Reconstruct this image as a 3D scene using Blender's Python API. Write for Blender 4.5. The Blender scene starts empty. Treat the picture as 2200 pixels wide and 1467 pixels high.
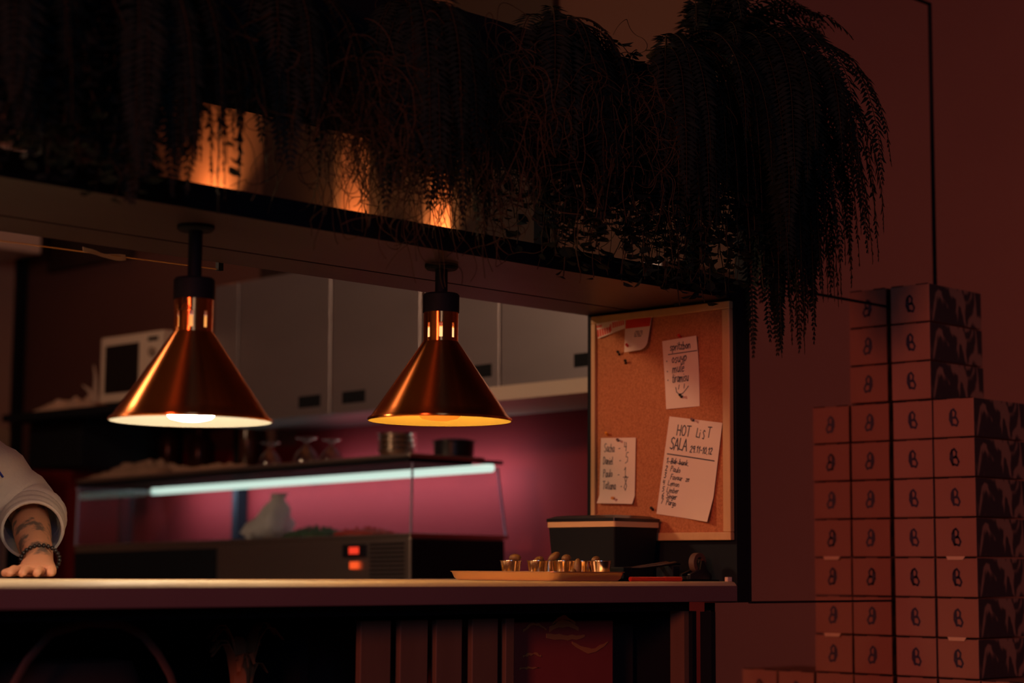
import bpy, bmesh, math, random
from mathutils import Vector, Matrix, Quaternion

random.seed(7)
S = bpy.context.scene
COL = S.collection
PI = math.pi

# ------------------------------------------------------------------ camera
F_PX, IMG_W, IMG_H = 4129.0, 2200.0, 1467.0
CAM_Z = 1.074
cam_d = bpy.data.cameras.new('camera')
cam = bpy.data.objects.new('camera', cam_d)
COL.objects.link(cam)
ax = Vector((4122, -516.5, -F_PX)).normalized()          # world X seen in camera axes
ay = Vector((-4195, -461.5, -F_PX))
ay = (ay - ax * ax.dot(ay)).normalized()
az = ax.cross(ay)
rot = Matrix((ax, ay, az))                               # camera -> world
cam.matrix_world = Matrix.Translation((0, 0, CAM_Z)) @ rot.to_4x4()
cam_d.sensor_width = 36.0
cam_d.lens = F_PX / IMG_W * 36.0
cam_d.clip_start = 0.05
cam_d.dof.use_dof = True
cam_d.dof.focus_distance = 4.05
cam_d.dof.aperture_fstop = 2.1
S.camera = cam

# ------------------------------------------------------------------ world, colour, large lights
S.view_settings.view_transform = 'Standard'
S.view_settings.look = 'None'
S.view_settings.exposure = 0.0
S.view_settings.gamma = 1.0
S.view_settings.use_curve_mapping = False
S.cycles.use_denoising = True
S.cycles.max_bounces = 8
S.cycles.sample_clamp_indirect = 4.0
W = bpy.data.worlds.new('night')
S.world = W
W.use_nodes = True
W.node_tree.nodes['Background'].inputs[0].default_value = (0.02, 0.03, 0.06, 1)
W.node_tree.nodes['Background'].inputs[1].default_value = 0.1


def area_light(name, loc, target, power, color, sx, sy=None, spread=PI):
    d = bpy.data.lights.new(name, 'AREA')
    d.energy = power
    d.color = color
    d.shape = 'RECTANGLE'
    d.size = sx
    d.size_y = sy or sx
    d.spread = spread
    o = bpy.data.objects.new(name, d)
    COL.objects.link(o)
    o.location = loc
    o.rotation_euler = (Vector(target) - Vector(loc)).to_track_quat('-Z', 'Y').to_euler()
    return o


# dim red dining-room light, from the left of the pass
area_light('dining_room_light', (-2.4, 0.55, 2.15), (4.6, 2.2, 0.8), 14.5, (1, 0.20, 0.10), 0.7, None, 1.25)
# weak cold fill added behind the camera to lift the blacks toward blue
area_light('cold_fill_light', (-1.0, -1.6, 2.4), (2.6, 2.7, 1.6), 13.0, (0.35, 0.55, 1.0), 1.2)
# warm kitchen ceiling light, far left behind the pass
area_light('kitchen_light', (1.10, 4.47, 2.50), (3.4, 2.75, 1.45), 24, (1, 0.56, 0.32), 0.30)
# small uplights standing on the wall cabinets
for uy, uz, p in ((5.80, 2.33, 8.5), (4.97, 2.09, 7.5), (4.54, 2.09, 5.0)):
    area_light('uplight', (4.205, uy, uz), (4.235, uy, uz + 0.4), p, (1, 0.36, 0.09), 0.07, 0.07, 1.9)


# ------------------------------------------------------------------ materials
def mat(name, col, rough=0.6, metal=0.0, spec=0.5, noise=None, bump=None, emit=None, aniso=None, sheen=0, sub=None):
    """noise = (scale, second colour, contrast); bump = (scale, strength)"""
    m = bpy.data.materials.new(name)
    m.use_nodes = True
    nt = m.node_tree
    b = nt.nodes['Principled BSDF']
    b.inputs['Base Color'].default_value = (*col, 1)
    b.inputs['Roughness'].default_value = rough
    b.inputs['Metallic'].default_value = metal
    b.inputs['Specular IOR Level'].default_value = spec
    if sheen:
        b.inputs['Sheen Weight'].default_value = sheen
    tc = nt.nodes.new('ShaderNodeTexCoord')
    if noise:
        sc, c2, con = noise
        n = nt.nodes.new('ShaderNodeTexNoise')
        mp = nt.nodes.new('ShaderNodeMapping')
        if isinstance(sc, (tuple, list)):
            mp.inputs['Scale'].default_value = sc
            n.inputs['Scale'].default_value = 1
        else:
            n.inputs['Scale'].default_value = sc
        n.inputs['Detail'].default_value = 5
        nt.links.new(tc.outputs['Object'], mp.inputs['Vector'])
        nt.links.new(mp.outputs['Vector'], n.inputs['Vector'])
        r = nt.nodes.new('ShaderNodeValToRGB')
        r.color_ramp.elements[0].position = 0.5 - con
        r.color_ramp.elements[1].position = 0.5 + con
        r.color_ramp.elements[0].color = (*col, 1)
        r.color_ramp.elements[1].color = (*c2, 1)
        nt.links.new(n.outputs['Fac'], r.inputs['Fac'])
        nt.links.new(r.outputs['Color'], b.inputs['Base Color'])
    if bump:
        n = nt.nodes.new('ShaderNodeTexNoise')
        n.inputs['Scale'].default_value = bump[0]
        n.inputs['Detail'].default_value = 4
        nt.links.new(tc.outputs['Object'], n.inputs['Vector'])
        bp = nt.nodes.new('ShaderNodeBump')
        bp.inputs['Strength'].default_value = bump[1]
        bp.inputs['Distance'].default_value = 0.01
        nt.links.new(n.outputs['Fac'], bp.inputs['Height'])
        nt.links.new(bp.outputs['Normal'], b.inputs['Normal'])
    if aniso:
        b.inputs['Anisotropic'].default_value = aniso
        b.inputs['Anisotropic Rotation'].default_value = 0.25
        t = nt.nodes.new('ShaderNodeTangent')
        t.direction_type = 'RADIAL'
        t.axis = 'Z'
        nt.links.new(t.outputs['Tangent'], b.inputs['Tangent'])
    if emit:
        b.inputs['Emission Color'].default_value = (*emit[0], 1)
        b.inputs['Emission Strength'].default_value = emit[1]
    return m


def glass_mat(name, tint=(1, 1, 1), gloss=1.0, rough=0.02):
    m = bpy.data.materials.new(name)
    m.use_nodes = True
    nt = m.node_tree
    nt.nodes.remove(nt.nodes['Principled BSDF'])
    out = nt.nodes['Material Output']
    tr = nt.nodes.new('ShaderNodeBsdfTransparent')
    tr.inputs['Color'].default_value = (*tint, 1)
    gl = nt.nodes.new('ShaderNodeBsdfGlossy')
    gl.inputs['Roughness'].default_value = rough
    fr = nt.nodes.new('ShaderNodeLayerWeight')
    fr.inputs['Blend'].default_value = 0.5
    pw = nt.nodes.new('ShaderNodeMath')
    pw.operation = 'POWER'
    pw.inputs[1].default_value = 4.0
    nt.links.new(fr.outputs['Facing'], pw.inputs[0])
    mu = nt.nodes.new('ShaderNodeMath')
    mu.operation = 'MULTIPLY_ADD'
    mu.inputs[1].default_value = 0.6 * gloss
    mu.inputs[2].default_value = 0.04 * gloss
    mx = nt.nodes.new('ShaderNodeMixShader')
    nt.links.new(pw.outputs[0], mu.inputs[0])
    nt.links.new(mu.outputs[0], mx.inputs['Fac'])
    nt.links.new(tr.outputs[0], mx.inputs[1])
    nt.links.new(gl.outputs[0], mx.inputs[2])
    nt.links.new(mx.outputs[0], out.inputs['Surface'])
    return m


M = {}
M['black'] = mat('black_metal', (0.009, 0.012, 0.018), 0.65, spec=0.14)
M['black_gloss'] = mat('black_plastic', (0.010, 0.012, 0.018), 0.3)
M['matte'] = mat('matte_black', (0.008, 0.010, 0.015), 0.95, spec=0.05)
M['soffit'] = mat('soffit_laminate', (0.040, 0.024, 0.028), 0.42, noise=((4, 30, 30), (0.052, 0.032, 0.036), 0.3))
M['counter'] = mat('counter_wood', (0.66, 0.54, 0.38), 0.5, noise=((2, 40, 40), (0.58, 0.46, 0.31), 0.3))
M['counter_front'] = mat('counter_laminate', (0.20, 0.12, 0.13), 0.5, noise=(3, (0.17, 0.10, 0.11), 0.3))
M['copper'] = mat('spun_copper', (0.86, 0.29, 0.085), 0.25, metal=1, aniso=0.92, bump=(3, 0.02))
M['enamel'] = mat('lamp_enamel', (0.30, 0.29, 0.25), 0.6)
M['enamel_amber'] = mat('lamp_enamel_inside', (0.30, 0.29, 0.25), 0.6)
M['socket'] = mat('ceramic_socket', (0.8, 0.78, 0.7), 0.5)
M['cork'] = mat('cork', (0.60, 0.23, 0.09), 0.9, noise=(260, (0.38, 0.12, 0.045), 0.22), bump=(300, 0.15))
M['pine'] = mat('pine_frame', (0.70, 0.42, 0.20), 0.5, noise=((40, 40, 4), (0.60, 0.34, 0.15), 0.3))
M['paper'] = mat('paper', (0.86, 0.68, 0.55), 0.8)
M['ink'] = mat('blue_black_ink', (0.02, 0.018, 0.05), 0.6)
M['red_ink'] = mat('red_print', (0.75, 0.05, 0.02), 0.6)
M['grey_ink'] = mat('grey_print', (0.25, 0.16, 0.16), 0.7)
M['pin_black'] = mat('black_pin', (0.012, 0.016, 0.02), 0.3)
M['pin_orange'] = mat('orange_pin', (0.85, 0.30, 0.02), 0.35)
M['pin_red'] = mat('red_pin', (0.70, 0.03, 0.02), 0.35)
M['steel'] = mat('brushed_steel', (0.56, 0.52, 0.48), 0.36, metal=1, noise=((3, 3, 60), (0.50, 0.46, 0.42), 0.4))
M['steel_shiny'] = mat('polished_steel', (0.75, 0.70, 0.64), 0.16, metal=1)
M['cabinet'] = mat('cabinet_steel', (0.39, 0.37, 0.41), 0.38, metal=0.75, noise=((2, 2, 7), (0.33, 0.31, 0.34), 0.35), bump=(2.5, 0.05))
M['tray'] = mat('tray_metal', (0.82, 0.56, 0.36), 0.32, metal=1)
M['cup'] = mat('cup_steel', (0.80, 0.66, 0.50), 0.2, metal=1)
M['snack'] = mat('snack_skin', (0.20, 0.11, 0.045), 0.5, noise=(90, (0.12, 0.06, 0.025), 0.3))
M['red_wall'] = mat('red_wall_paint', (0.22, 0.022, 0.026), 0.75, spec=0.12, noise=(2.2, (0.19, 0.018, 0.022), 0.3))
M['kitchen_brown'] = mat('kitchen_upper_paint', (0.10, 0.045, 0.030), 0.7)
M['board_brown'] = mat('dark_board', (0.022, 0.011, 0.009), 0.6)
M['plaster'] = mat('dining_plaster', (0.50, 0.33, 0.27), 0.8, noise=(1.5, (0.42, 0.27, 0.22), 0.4))
M['dark_plaster'] = mat('dark_kitchen_plaster', (0.135, 0.060, 0.052), 0.8, noise=(2, (0.11, 0.048, 0.042), 0.4))
M['floor'] = mat('dark_floor', (0.05, 0.035, 0.03), 0.6, noise=(4, (0.035, 0.025, 0.02), 0.3))
M['mirror'] = mat('bronze_mirror', (0.80, 0.66, 0.58), 0.035, metal=1)
M['card'] = mat('carton_board', (0.37, 0.185, 0.125), 0.75, noise=(6, (0.33, 0.155, 0.10), 0.4))
M['card_tab'] = mat('carton_tab', (0.75, 0.55, 0.35), 0.7)
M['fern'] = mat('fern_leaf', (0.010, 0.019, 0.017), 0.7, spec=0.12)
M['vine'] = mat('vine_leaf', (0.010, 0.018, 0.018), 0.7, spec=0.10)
M['moss'] = mat('wiry_moss', (0.055, 0.040, 0.022), 0.8, spec=0.1)
M['stem'] = mat('plant_stem', (0.03, 0.025, 0.015), 0.8, spec=0.1)
M['white_plastic'] = mat('white_enamel', (0.74, 0.66, 0.57), 0.4)
M['dark_glass'] = mat('dark_door_glass', (0.012, 0.012, 0.014), 0.12)
M['glass'] = glass_mat('clear_glass', (0.95, 0.97, 0.98), 1.0)
M['glass_cup'] = glass_mat('drinking_glass', (0.80, 0.78, 0.78), 4.5, 0.16)
M['glass_edge'] = mat('glass_edge', (0.35, 0.42, 0.62), 0.3)
M['film'] = mat('cling_film', (0.55, 0.47, 0.42), 0.35, bump=(18, 0.6))
M['cloth'] = mat('crumpled_cloth', (0.36, 0.25, 0.19), 0.9, bump=(30, 0.4))
M['shirt'] = mat('shirt_cotton', (0.66, 0.55, 0.48), 0.9, bump=(140, 0.12), sheen=0.2)
M['shirt_blue'] = mat('blue_stitching', (0.02, 0.03, 0.30), 0.8)
M['trouser'] = mat('dark_trousers', (0.02, 0.022, 0.03), 0.9)
M['hair'] = mat('dark_hair', (0.02, 0.014, 0.01), 0.7)
M['bead'] = mat('black_beads', (0.012, 0.01, 0.012), 0.3)
M['tube'] = mat('light_tube', (0.8, 0.9, 0.85), 0.4, emit=((0.74, 0.95, 0.80), 0.98))
M['tube_cap'] = mat('tube_cap', (0.6, 0.65, 0.75), 0.4)
M['display_red'] = mat('red_display', (0.2, 0.01, 0.01), 0.4, emit=((1.0, 0.05, 0.02), 0.9))
M['switch_red'] = mat('lit_switch', (0.4, 0.05, 0.01), 0.4, emit=((1.0, 0.10, 0.02), 0.9))
M['greens'] = mat('chopped_greens', (0.05, 0.12, 0.06), 0.7)
M['tomato'] = mat('chopped_tomato', (0.50, 0.04, 0.02), 0.5)
M['bagplastic'] = mat('white_food_bag', (0.70, 0.72, 0.72), 0.5, bump=(25, 0.5))
M['slat'] = mat('slat_wood', (0.20, 0.12, 0.08), 0.6, noise=((30, 30, 3), (0.16, 0.09, 0.06), 0.3))
M['red_card'] = mat('red_carton', (0.34, 0.07, 0.06), 0.7, noise=(7, (0.28, 0.05, 0.05), 0.3))
M['tape_brown'] = mat('torn_tape', (0.50, 0.22, 0.08), 0.6)
M['strap'] = mat('brown_strap', (0.11, 0.055, 0.04), 0.7)
M['bag_dark'] = mat('dark_bag', (0.030, 0.022, 0.022), 0.85, bump=(12, 0.3))
M['dry_leaf'] = mat('dry_leaf', (0.40, 0.16, 0.06), 0.7)
M['gold'] = mat('pale_band', (0.70, 0.48, 0.26), 0.5)
M['marker_red'] = mat('red_marker', (0.75, 0.06, 0.03), 0.35)
M['bucket'] = mat('grey_bucket', (0.30, 0.24, 0.20), 0.6)
M['bottle'] = mat('dark_bottle', (0.05, 0.018, 0.010), 0.2)
M['cord'] = mat('brass_cord', (0.65, 0.32, 0.10), 0.4)


def skin_material():
    m = mat('skin', (0.62, 0.29, 0.17), 0.55)
    nt = m.node_tree
    b = nt.nodes['Principled BSDF']
    b.inputs['Subsurface Weight'].default_value = 0.08
    b.inputs['Subsurface Radius'].default_value = (0.02, 0.008, 0.004)
    tc = nt.nodes['Texture Coordinate']
    n = nt.nodes.new('ShaderNodeTexNoise')
    n.inputs['Scale'].default_value = 26
    n.inputs['Detail'].default_value = 3
    nt.links.new(tc.outputs['Object'], n.inputs['Vector'])
    r = nt.nodes.new('ShaderNodeValToRGB')
    r.color_ramp.elements[0].position = 0.50
    r.color_ramp.elements[1].position = 0.60
    r.color_ramp.elements[0].color = (0, 0, 0, 1)
    r.color_ramp.elements[1].color = (1, 1, 1, 1)
    nt.links.new(n.outputs['Fac'], r.inputs['Fac'])
    at = nt.nodes.new('ShaderNodeAttribute')          # tattooed forearm zone
    at.attribute_name = 'tattoo'
    mul = nt.nodes.new('ShaderNodeMath')
    mul.operation = 'MULTIPLY'
    nt.links.new(r.outputs['Color'], mul.inputs[0])
    nt.links.new(at.outputs['Fac'], mul.inputs[1])
    mx = nt.nodes.new('ShaderNodeMix')
    mx.data_type = 'RGBA'
    mx.inputs['A'].default_value = (0.62, 0.29, 0.17, 1)
    mx.inputs['B'].default_value = (0.16, 0.11, 0.09, 1)
    nt.links.new(mul.outputs[0], mx.inputs['Factor'])
    nt.links.new(mx.outputs['Result'], b.inputs['Base Color'])
    return m


M['skin'] = skin_material()


def blotch_material():
    """dark slanting blotches over brown on the end face of a carton"""
    m = mat('carton_blotched', (0.40, 0.25, 0.17), 0.75)
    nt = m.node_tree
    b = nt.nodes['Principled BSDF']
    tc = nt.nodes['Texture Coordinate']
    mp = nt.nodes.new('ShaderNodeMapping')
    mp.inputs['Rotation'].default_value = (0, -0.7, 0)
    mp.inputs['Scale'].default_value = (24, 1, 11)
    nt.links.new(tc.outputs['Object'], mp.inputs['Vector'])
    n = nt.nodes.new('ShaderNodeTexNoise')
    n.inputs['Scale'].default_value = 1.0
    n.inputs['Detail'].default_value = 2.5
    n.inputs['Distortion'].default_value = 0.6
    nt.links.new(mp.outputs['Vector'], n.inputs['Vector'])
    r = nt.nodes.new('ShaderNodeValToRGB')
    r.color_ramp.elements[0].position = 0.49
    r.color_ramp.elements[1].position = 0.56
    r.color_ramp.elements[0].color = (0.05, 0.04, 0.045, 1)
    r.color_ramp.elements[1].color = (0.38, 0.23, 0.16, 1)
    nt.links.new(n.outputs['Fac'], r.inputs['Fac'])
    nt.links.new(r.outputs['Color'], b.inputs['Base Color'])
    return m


M['card_blotched'] = blotch_material()


# ------------------------------------------------------------------ mesh helpers
class MB:
    def __init__(s):
        s.v, s.f, s.mi = [], [], []

    def add(s, verts, faces, mi=0):
        o = len(s.v)
        s.v += [tuple(p) for p in verts]
        s.f += [tuple(i + o for i in f) for f in faces]
        s.mi += [mi] * len(faces)
        return s

    def box(s, x0, x1, y0, y1, z0, z1, mi=0):
        v = [(x0, y0, z0), (x1, y0, z0), (x1, y1, z0), (x0, y1, z0), (x0, y0, z1), (x1, y0, z1), (x1, y1, z1), (x0, y1, z1)]
        f = [(3, 2, 1, 0), (4, 5, 6, 7), (0, 1, 5, 4), (1, 2, 6, 5), (2, 3, 7, 6), (3, 0, 4, 7)]
        return s.add(v, f, mi)

    def prism(s, poly, axis, a, b, mi=0):
        """poly = list of 2-D points; axis 0/1/2 is the extrusion axis"""
        def P(u, w, t):
            return ((t, u, w), (u, t, w), (u, w, t))[axis]
        n = len(poly)
        v = [P(u, w, a) for u, w in poly] + [P(u, w, b) for u, w in poly]
        f = [tuple(range(n)), tuple(range(2 * n - 1, n - 1, -1))]
        f += [(i, i + n, (i + 1) % n + n, (i + 1) % n) for i in range(n)]
        return s.add(v, f, mi)

    def tube(s, pts, rad, n=8, cap=True, mi=0, flat=1.0, up=None):
        pts = [Vector(p) for p in pts]
        if not isinstance(rad, (list, tuple)):
            rad = [rad] * len(pts)
        v, f = [], []
        prev = None
        for i, p in enumerate(pts):
            t = (pts[min(i + 1, len(pts) - 1)] - pts[max(i - 1, 0)])
            t = t.normalized() if t.length > 1e-9 else Vector((0, 0, 1))
            if prev is None:
                a = Vector(up) if up else (Vector((0, 0, 1)) if abs(t.z) < 0.9 else Vector((1, 0, 0)))
                u = (a - t * a.dot(t)).normalized()
            else:
                u = prev - t * prev.dot(t)
                u = u.normalized() if u.length > 1e-6 else prev
            prev = u
            w = t.cross(u)
            for k in range(n):
                an = 2 * PI * k / n
                v.append(p + (u * math.cos(an) * flat + w * math.sin(an)) * rad[i])
        for i in range(len(pts) - 1):
            for k in range(n):
                f.append((i * n + k, i * n + (k + 1) % n, (i + 1) * n + (k + 1) % n, (i + 1) * n + k))
        if cap:
            f.append(tuple(range(n - 1, -1, -1)))
            f.append(tuple(range((len(pts) - 1) * n, len(pts) * n)))
        return s.add(v, f, mi)

    def lathe(s, prof, c=(0, 0, 0), n=32, cap0=False, cap1=False, mi=0):
        v, f = [], []
        for r, z in prof:
            for k in range(n):
                a = 2 * PI * k / n
                v.append((c[0] + r * math.cos(a), c[1] + r * math.sin(a), c[2] + z))
        for i in range(len(prof) - 1):
            for k in range(n):
                f.append((i * n + k, i * n + (k + 1) % n, (i + 1) * n + (k + 1) % n, (i + 1) * n + k))
        if cap0:
            f.append(tuple(range(n - 1, -1, -1)))
        if cap1:
            f.append(tuple(range((len(prof) - 1) * n, len(prof) * n)))
        return s.add(v, f, mi)

    def ball(s, c, r, seg=14, rings=9, q=None, mi=0):
        """r = (rx, ry, rz) ellipsoid, q = optional rotation"""
        if not isinstance(r, (tuple, list)):
            r = (r, r, r)
        v, f = [], []
        for i in range(rings + 1):
            th = PI * i / rings
            for k in range(seg):
                a = 2 * PI * k / seg
                p = Vector((r[0] * math.sin(th) * math.cos(a), r[1] * math.sin(th) * math.sin(a), -r[2] * math.cos(th)))
                if q:
                    p = q @ p
                v.append(p + Vector(c))
        for i in range(rings):
            for k in range(seg):
                f.append((i * seg + k, i * seg + (k + 1) % seg, (i + 1) * seg + (k + 1) % seg, (i + 1) * seg + k))
        return s.add(v, f, mi)

    def build(s, name, mats, parent=None, origin=None, smooth=None, bevel=0, bseg=2, solid=0):
        """geometry is in world metres; the object's origin is its base (or its parent's)"""
        if parent is not None:
            off = wloc(parent)
        elif origin is not None:
            off = Vector(origin)
        else:
            xs = [p[0] for p in s.v]; ys = [p[1] for p in s.v]; zs = [p[2] for p in s.v]
            off = Vector(((min(xs) + max(xs)) / 2, (min(ys) + max(ys)) / 2, min(zs)))
        me = bpy.data.meshes.new(name)
        me.from_pydata([tuple(Vector(p) - off) for p in s.v], [], s.f)
        mats = mats if isinstance(mats, (list, tuple)) else [mats]
        for m in mats:
            me.materials.append(m)
        for p, i in zip(me.polygons, s.mi):
            p.material_index = i
        bm = bmesh.new()
        bm.from_mesh(me)
        bmesh.ops.remove_doubles(bm, verts=bm.verts, dist=1e-6)
        if bevel:
            ed = [e for e in bm.edges if len(e.link_faces) == 2 and e.calc_face_angle(0) > 0.5]
            bmesh.ops.bevel(bm, geom=ed, offset=bevel, segments=bseg, profile=0.5, affect='EDGES', clamp_overlap=True)
        bmesh.ops.recalc_face_normals(bm, faces=bm.faces)
        bm.to_mesh(me)
        bm.free()
        if smooth is not None:
            me.shade_smooth()
            me.set_sharp_from_angle(angle=math.radians(smooth))
        o = bpy.data.objects.new(name, me)
        COL.objects.link(o)
        if parent is not None:
            o.parent = parent
        else:
            o.location = off
        if solid:
            md = o.modifiers.new('thickness', 'SOLIDIFY')
            md.thickness = solid
            md.offset = 0
        return o


def wloc(o):
    p = Vector((0, 0, 0))
    while o is not None:
        p += o.location
        o = o.parent
    return p


def tag(o, label, cat, group=None, kind=None):
    if label:
        o['label'] = label
    if cat:
        o['category'] = cat
    if group:
        o['group'] = group
    if kind:
        o['kind'] = kind
    return o


def thing(name, loc, label, cat, group=None):
    o = bpy.data.objects.new(name, None)
    o.empty_display_size = 0.05
    COL.objects.link(o)
    o.location = loc
    return tag(o, label, cat, group)


def struct(o, label=None):
    o['kind'] = 'structure'
    if label:
        o['label'] = label
    return o


def sbox(name, m, *b, label=None, bevel=0):
    return struct(MB().box(*b).build(name, m, bevel=bevel), label)


def copy_tree(o, parent=None):
    c = o.copy()
    COL.objects.link(c)
    if parent is not None:
        c.parent = parent
    for ch in list(o.children):
        copy_tree(ch, c)
    return c


# ------------------------------------------------------------------ the setting
YF = 2.69                 # front plane of the pass
CT = 1.05                 # counter top
UN = 1.689                # underside of the upper shelf
sbox('floor', M['floor'], -4, 6.6, -2.2, 7.3, -0.05, 0, label='dark floor of the dining room and kitchen')
sbox('ceiling', M['plaster'], -4, 6.6, -2.2, 7.3, 4.2, 4.25, label='dark ceiling above the pass')
sbox('wall_right', M['plaster'], 6.5, 6.6, -2.2, YF, 0, 4.2, label='brown plaster wall of the dining room')
sbox('wall_front', M['plaster'], -4, 6.6, -2.3, -2.2, 0, 4.2, label='brown plaster wall behind the viewer')
sbox('wall_left', M['plaster'], -4.1, -4, -2.3, 7.3, 0, 4.2, label='brown plaster wall far left')
struct(MB().box(4.25, 4.35, YF + 0.03, 4.256, 0, 1.88).box(4.25, 4.35, 4.256, 5.28, 0, 2.06).box(4.25, 4.35, 5.28, 7.3, 0, 1.5).build('wall_kitchen', M['red_wall']), 'dark red kitchen wall behind the display fridge')
sbox('wall_kitchen_left', M['dark_plaster'], 4.25, 4.35, 5.28, 7.3, 1.5, 2.28, label='dark brown kitchen wall behind the microwave')
struct(MB().box(4.25, 4.35, YF + 0.03, 4.256, 1.88, 4.2).box(4.25, 4.35, 4.256, 5.28, 2.06, 4.2).box(4.25, 4.35, 5.28, 7.3, 2.28, 4.2).build('wall_kitchen_upper', M['kitchen_brown']), 'orange lit kitchen wall above the cabinets')
sbox('wall_back', M['plaster'], -4, 4.25, 7.13, 7.23, 0, 4.2, label='brown back wall of the kitchen at far left')
sbox('wall_mirror', M['mirror'], 3.482, 6.5, YF, YF + 0.03, 0, 4.2, label='bronze mirrored wall panels right of the pass')
sbox('trim_10', M['black'], 3.475, 3.482, YF - 0.001, YF + 0.035, 1.004, 4.2, label='thin black end strip of the mirrored wall')
sbox('wall_mirror_lower', M['mirror'], 3.352, 3.482, YF, YF + 0.03, 0, 1.0035, label='mirrored panel below the right end of the counter')
sbox('trim_11', M['black'], 3.337, 3.352, YF - 0.001, YF + 0.03, 0, 0.984, label='black upright strip below the right end of the counter')
sbox('trim_1', M['black'], 3.476, 4.2, YF - 0.004, YF, 1.730, 1.735, label='thin black joint level with the shelf top')
sbox('trim_2', M['black'], 3.476, 4.2, YF - 0.004, YF, 1.001, 1.006, label='thin black joint level with the counter')
sbox('trim_3', M['black'], 4.261, 4.268, YF - 0.004, YF, 1.735, 2.556, label='thin black vertical joint above the cartons')
sbox('trim_4', M['black'], 3.482, 4.268, YF - 0.004, YF, 2.556, 2.562, label='thin black joint high on the mirrored wall')
# dark boards standing proud of the upper kitchen wall
for i, (a, b, xf) in enumerate(((4.60, 4.885, 4.222), (5.06, 5.47, 4.222), (4.02, 4.475, 4.222), (6.30, 6.9, 4.222))):
    sbox('trim_%d' % (5 + i), M['board_brown'], xf, 4.25, a, b, 2.06 if a < 5.1 else 2.28, 4.2, label='dark brown board on the upper kitchen wall')
sbox('trim_9', M['black'], 4.21, 4.25, 7.09, 7.13, 0, 4.2, label='dark corner strip at the far end of the kitchen')

# ------------------------------------------------------------------ the pass: counter, frame, shelf
ct = thing('pass_counter', (2.2, 3.0, 0.985), 'long pale serving counter lit by the heat lamps', 'counter')
mb = MB()
prof = [(YF + 0.012, CT - 0.0095), (YF + 0.0005, CT - 0.0095), (YF + 0.003, CT - 0.006), (YF + 0.007, CT - 0.0022), (YF + 0.013, CT), (3.38, CT), (3.38, CT - 0.0095)]
mb.prism(prof, 0, 0.9, 3.43)
mb.build('worktop', M['counter'], ct, smooth=40)
MB().box(0.9, 3.432, YF, YF + 0.03, 1.006, CT - 0.0095).build('front_panel', M['counter_front'], ct, bevel=0.0015)
MB().box(0.9, 3.43, YF + 0.03, 3.38, 1.006, CT - 0.0095).build('core', M['counter_front'], ct)
MB().box(0.9, 3.336, YF + 0.06, 3.30, 0.985, 1.006).build('support_rail', M['black'], ct)

fr = thing('serving_hatch', (2.2, 2.9, 1.0), 'black boxed hatch with long shelf above the serving counter', 'hatch')
MB().box(0.86, 3.475, YF, 3.145, 1.694, 1.734).build('shelf', M['black'], fr, bevel=0.001)
MB().box(0.90, 3.43, YF + 0.004, 2.996, UN, 1.694).box(0.90, 3.43, 3.006, 3.143, UN, 1.694).build('soffit_panel', M['soffit'], fr)
MB().box(3.431, 3.475, YF, 3.145, 1.003, 1.694).build('side_panel', M['black'], fr, bevel=0.001)
MB().box(0.86, 0.90, YF, 3.145, 0.0, 1.694).build('side_panel', M['black'], fr)
MB().box(0.90, 3.431, YF, YF + 0.004, UN - 0.001, 1.694).build('front_edge', M['black'], fr)

# cabinet body below the counter
bc = thing('base_cabinet', (2.2, 3.0, 0.0), 'black open cabinet below the serving counter', 'cabinet')
MB().box(0.9, 3.336, 3.22, 3.26, 0.05, 0.985).build('back_panel', M['black'], bc)
MB().box(0.9, 3.322, 2.80, 3.22, 0.42, 0.45).build('shelf', M['black'], bc)
MB().box(3.322, 3.336, 2.73, 3.26, 0, 0.985).build('side_panel', M['black'], bc)
MB().box(3.306, 3.3215, 2.74, 2.78, 0, 0.985).build('side_batten', M['slat'], bc)
MB().box(2.395, 2.415, 2.95, 3.22, 0.45, 0.985).build('divider', M['black'], bc)
MB().box(0.9, 0.93, 2.80, 3.22, 0, 0.985).build('side_panel', M['black'], bc)

# things kept below the counter
sc_ = thing('slatted_crate', (2.63, 2.9, 0.45), 'wooden crate of upright slats below the counter', 'crate')
for a, b in ((2.42, 2.497), (2.521, 2.594), (2.616, 2.687), (2.715, 2.788), (2.81, 2.835)):
    MB().box(a, b, 2.80, 2.815, 0.452, 0.975).build('slat', M['slat'], sc_, bevel=0.002)
MB().box(2.42, 2.835, 2.815, 2.835, 0.47, 0.53).build('bottom_rail', M['slat'], sc_)
MB().box(2.42, 2.835, 3.10, 3.12, 0.45, 0.95).build('back_board', M['bag_dark'], sc_)

rc = thing('red_carton', (3.03, 2.95, 0.45), 'dark red carton with torn tape below the counter', 'box')
MB().box(2.87, 3.185, 2.84, 3.1, 0.45, 0.965).build('carton_body', M['red_card'], rc, bevel=0.004)
rr = random.Random(3)
for (x0, x1, z, sag, h) in ((3.05, 3.165, 0.915, -0.02, 0.011), (2.90, 2.97, 0.945, 0.012, 0.006), (2.98, 3.07, 0.942, 0.01, 0.016),
                            (2.90, 2.955, 0.892, 0.004, 0.005), (2.97, 3.09, 0.93, -0.006, 0.012), (2.89, 2.95, 0.868, 0, 0.003), (2.99, 3.06, 0.957, 0.012, 0.008)):
    n = 9
    up = [(x0 + (x1 - x0) * i / n, z + sag * math.sin(PI * i / n) + h * (0.35 + 0.65 * math.sin(PI * (0.15 + 0.8 * i / n))) + rr.uniform(-0.002, 0.002)) for i in range(n + 1)]
    dn = [(x0 + (x1 - x0) * i / n, z + sag * math.sin(PI * i / n) + rr.uniform(-0.002, 0.002)) for i in range(n, -1, -1)]
    MB().prism(up + dn, 1, 2.8385, 2.8398).build('torn_tape', M['tape_brown'], rc)
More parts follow.
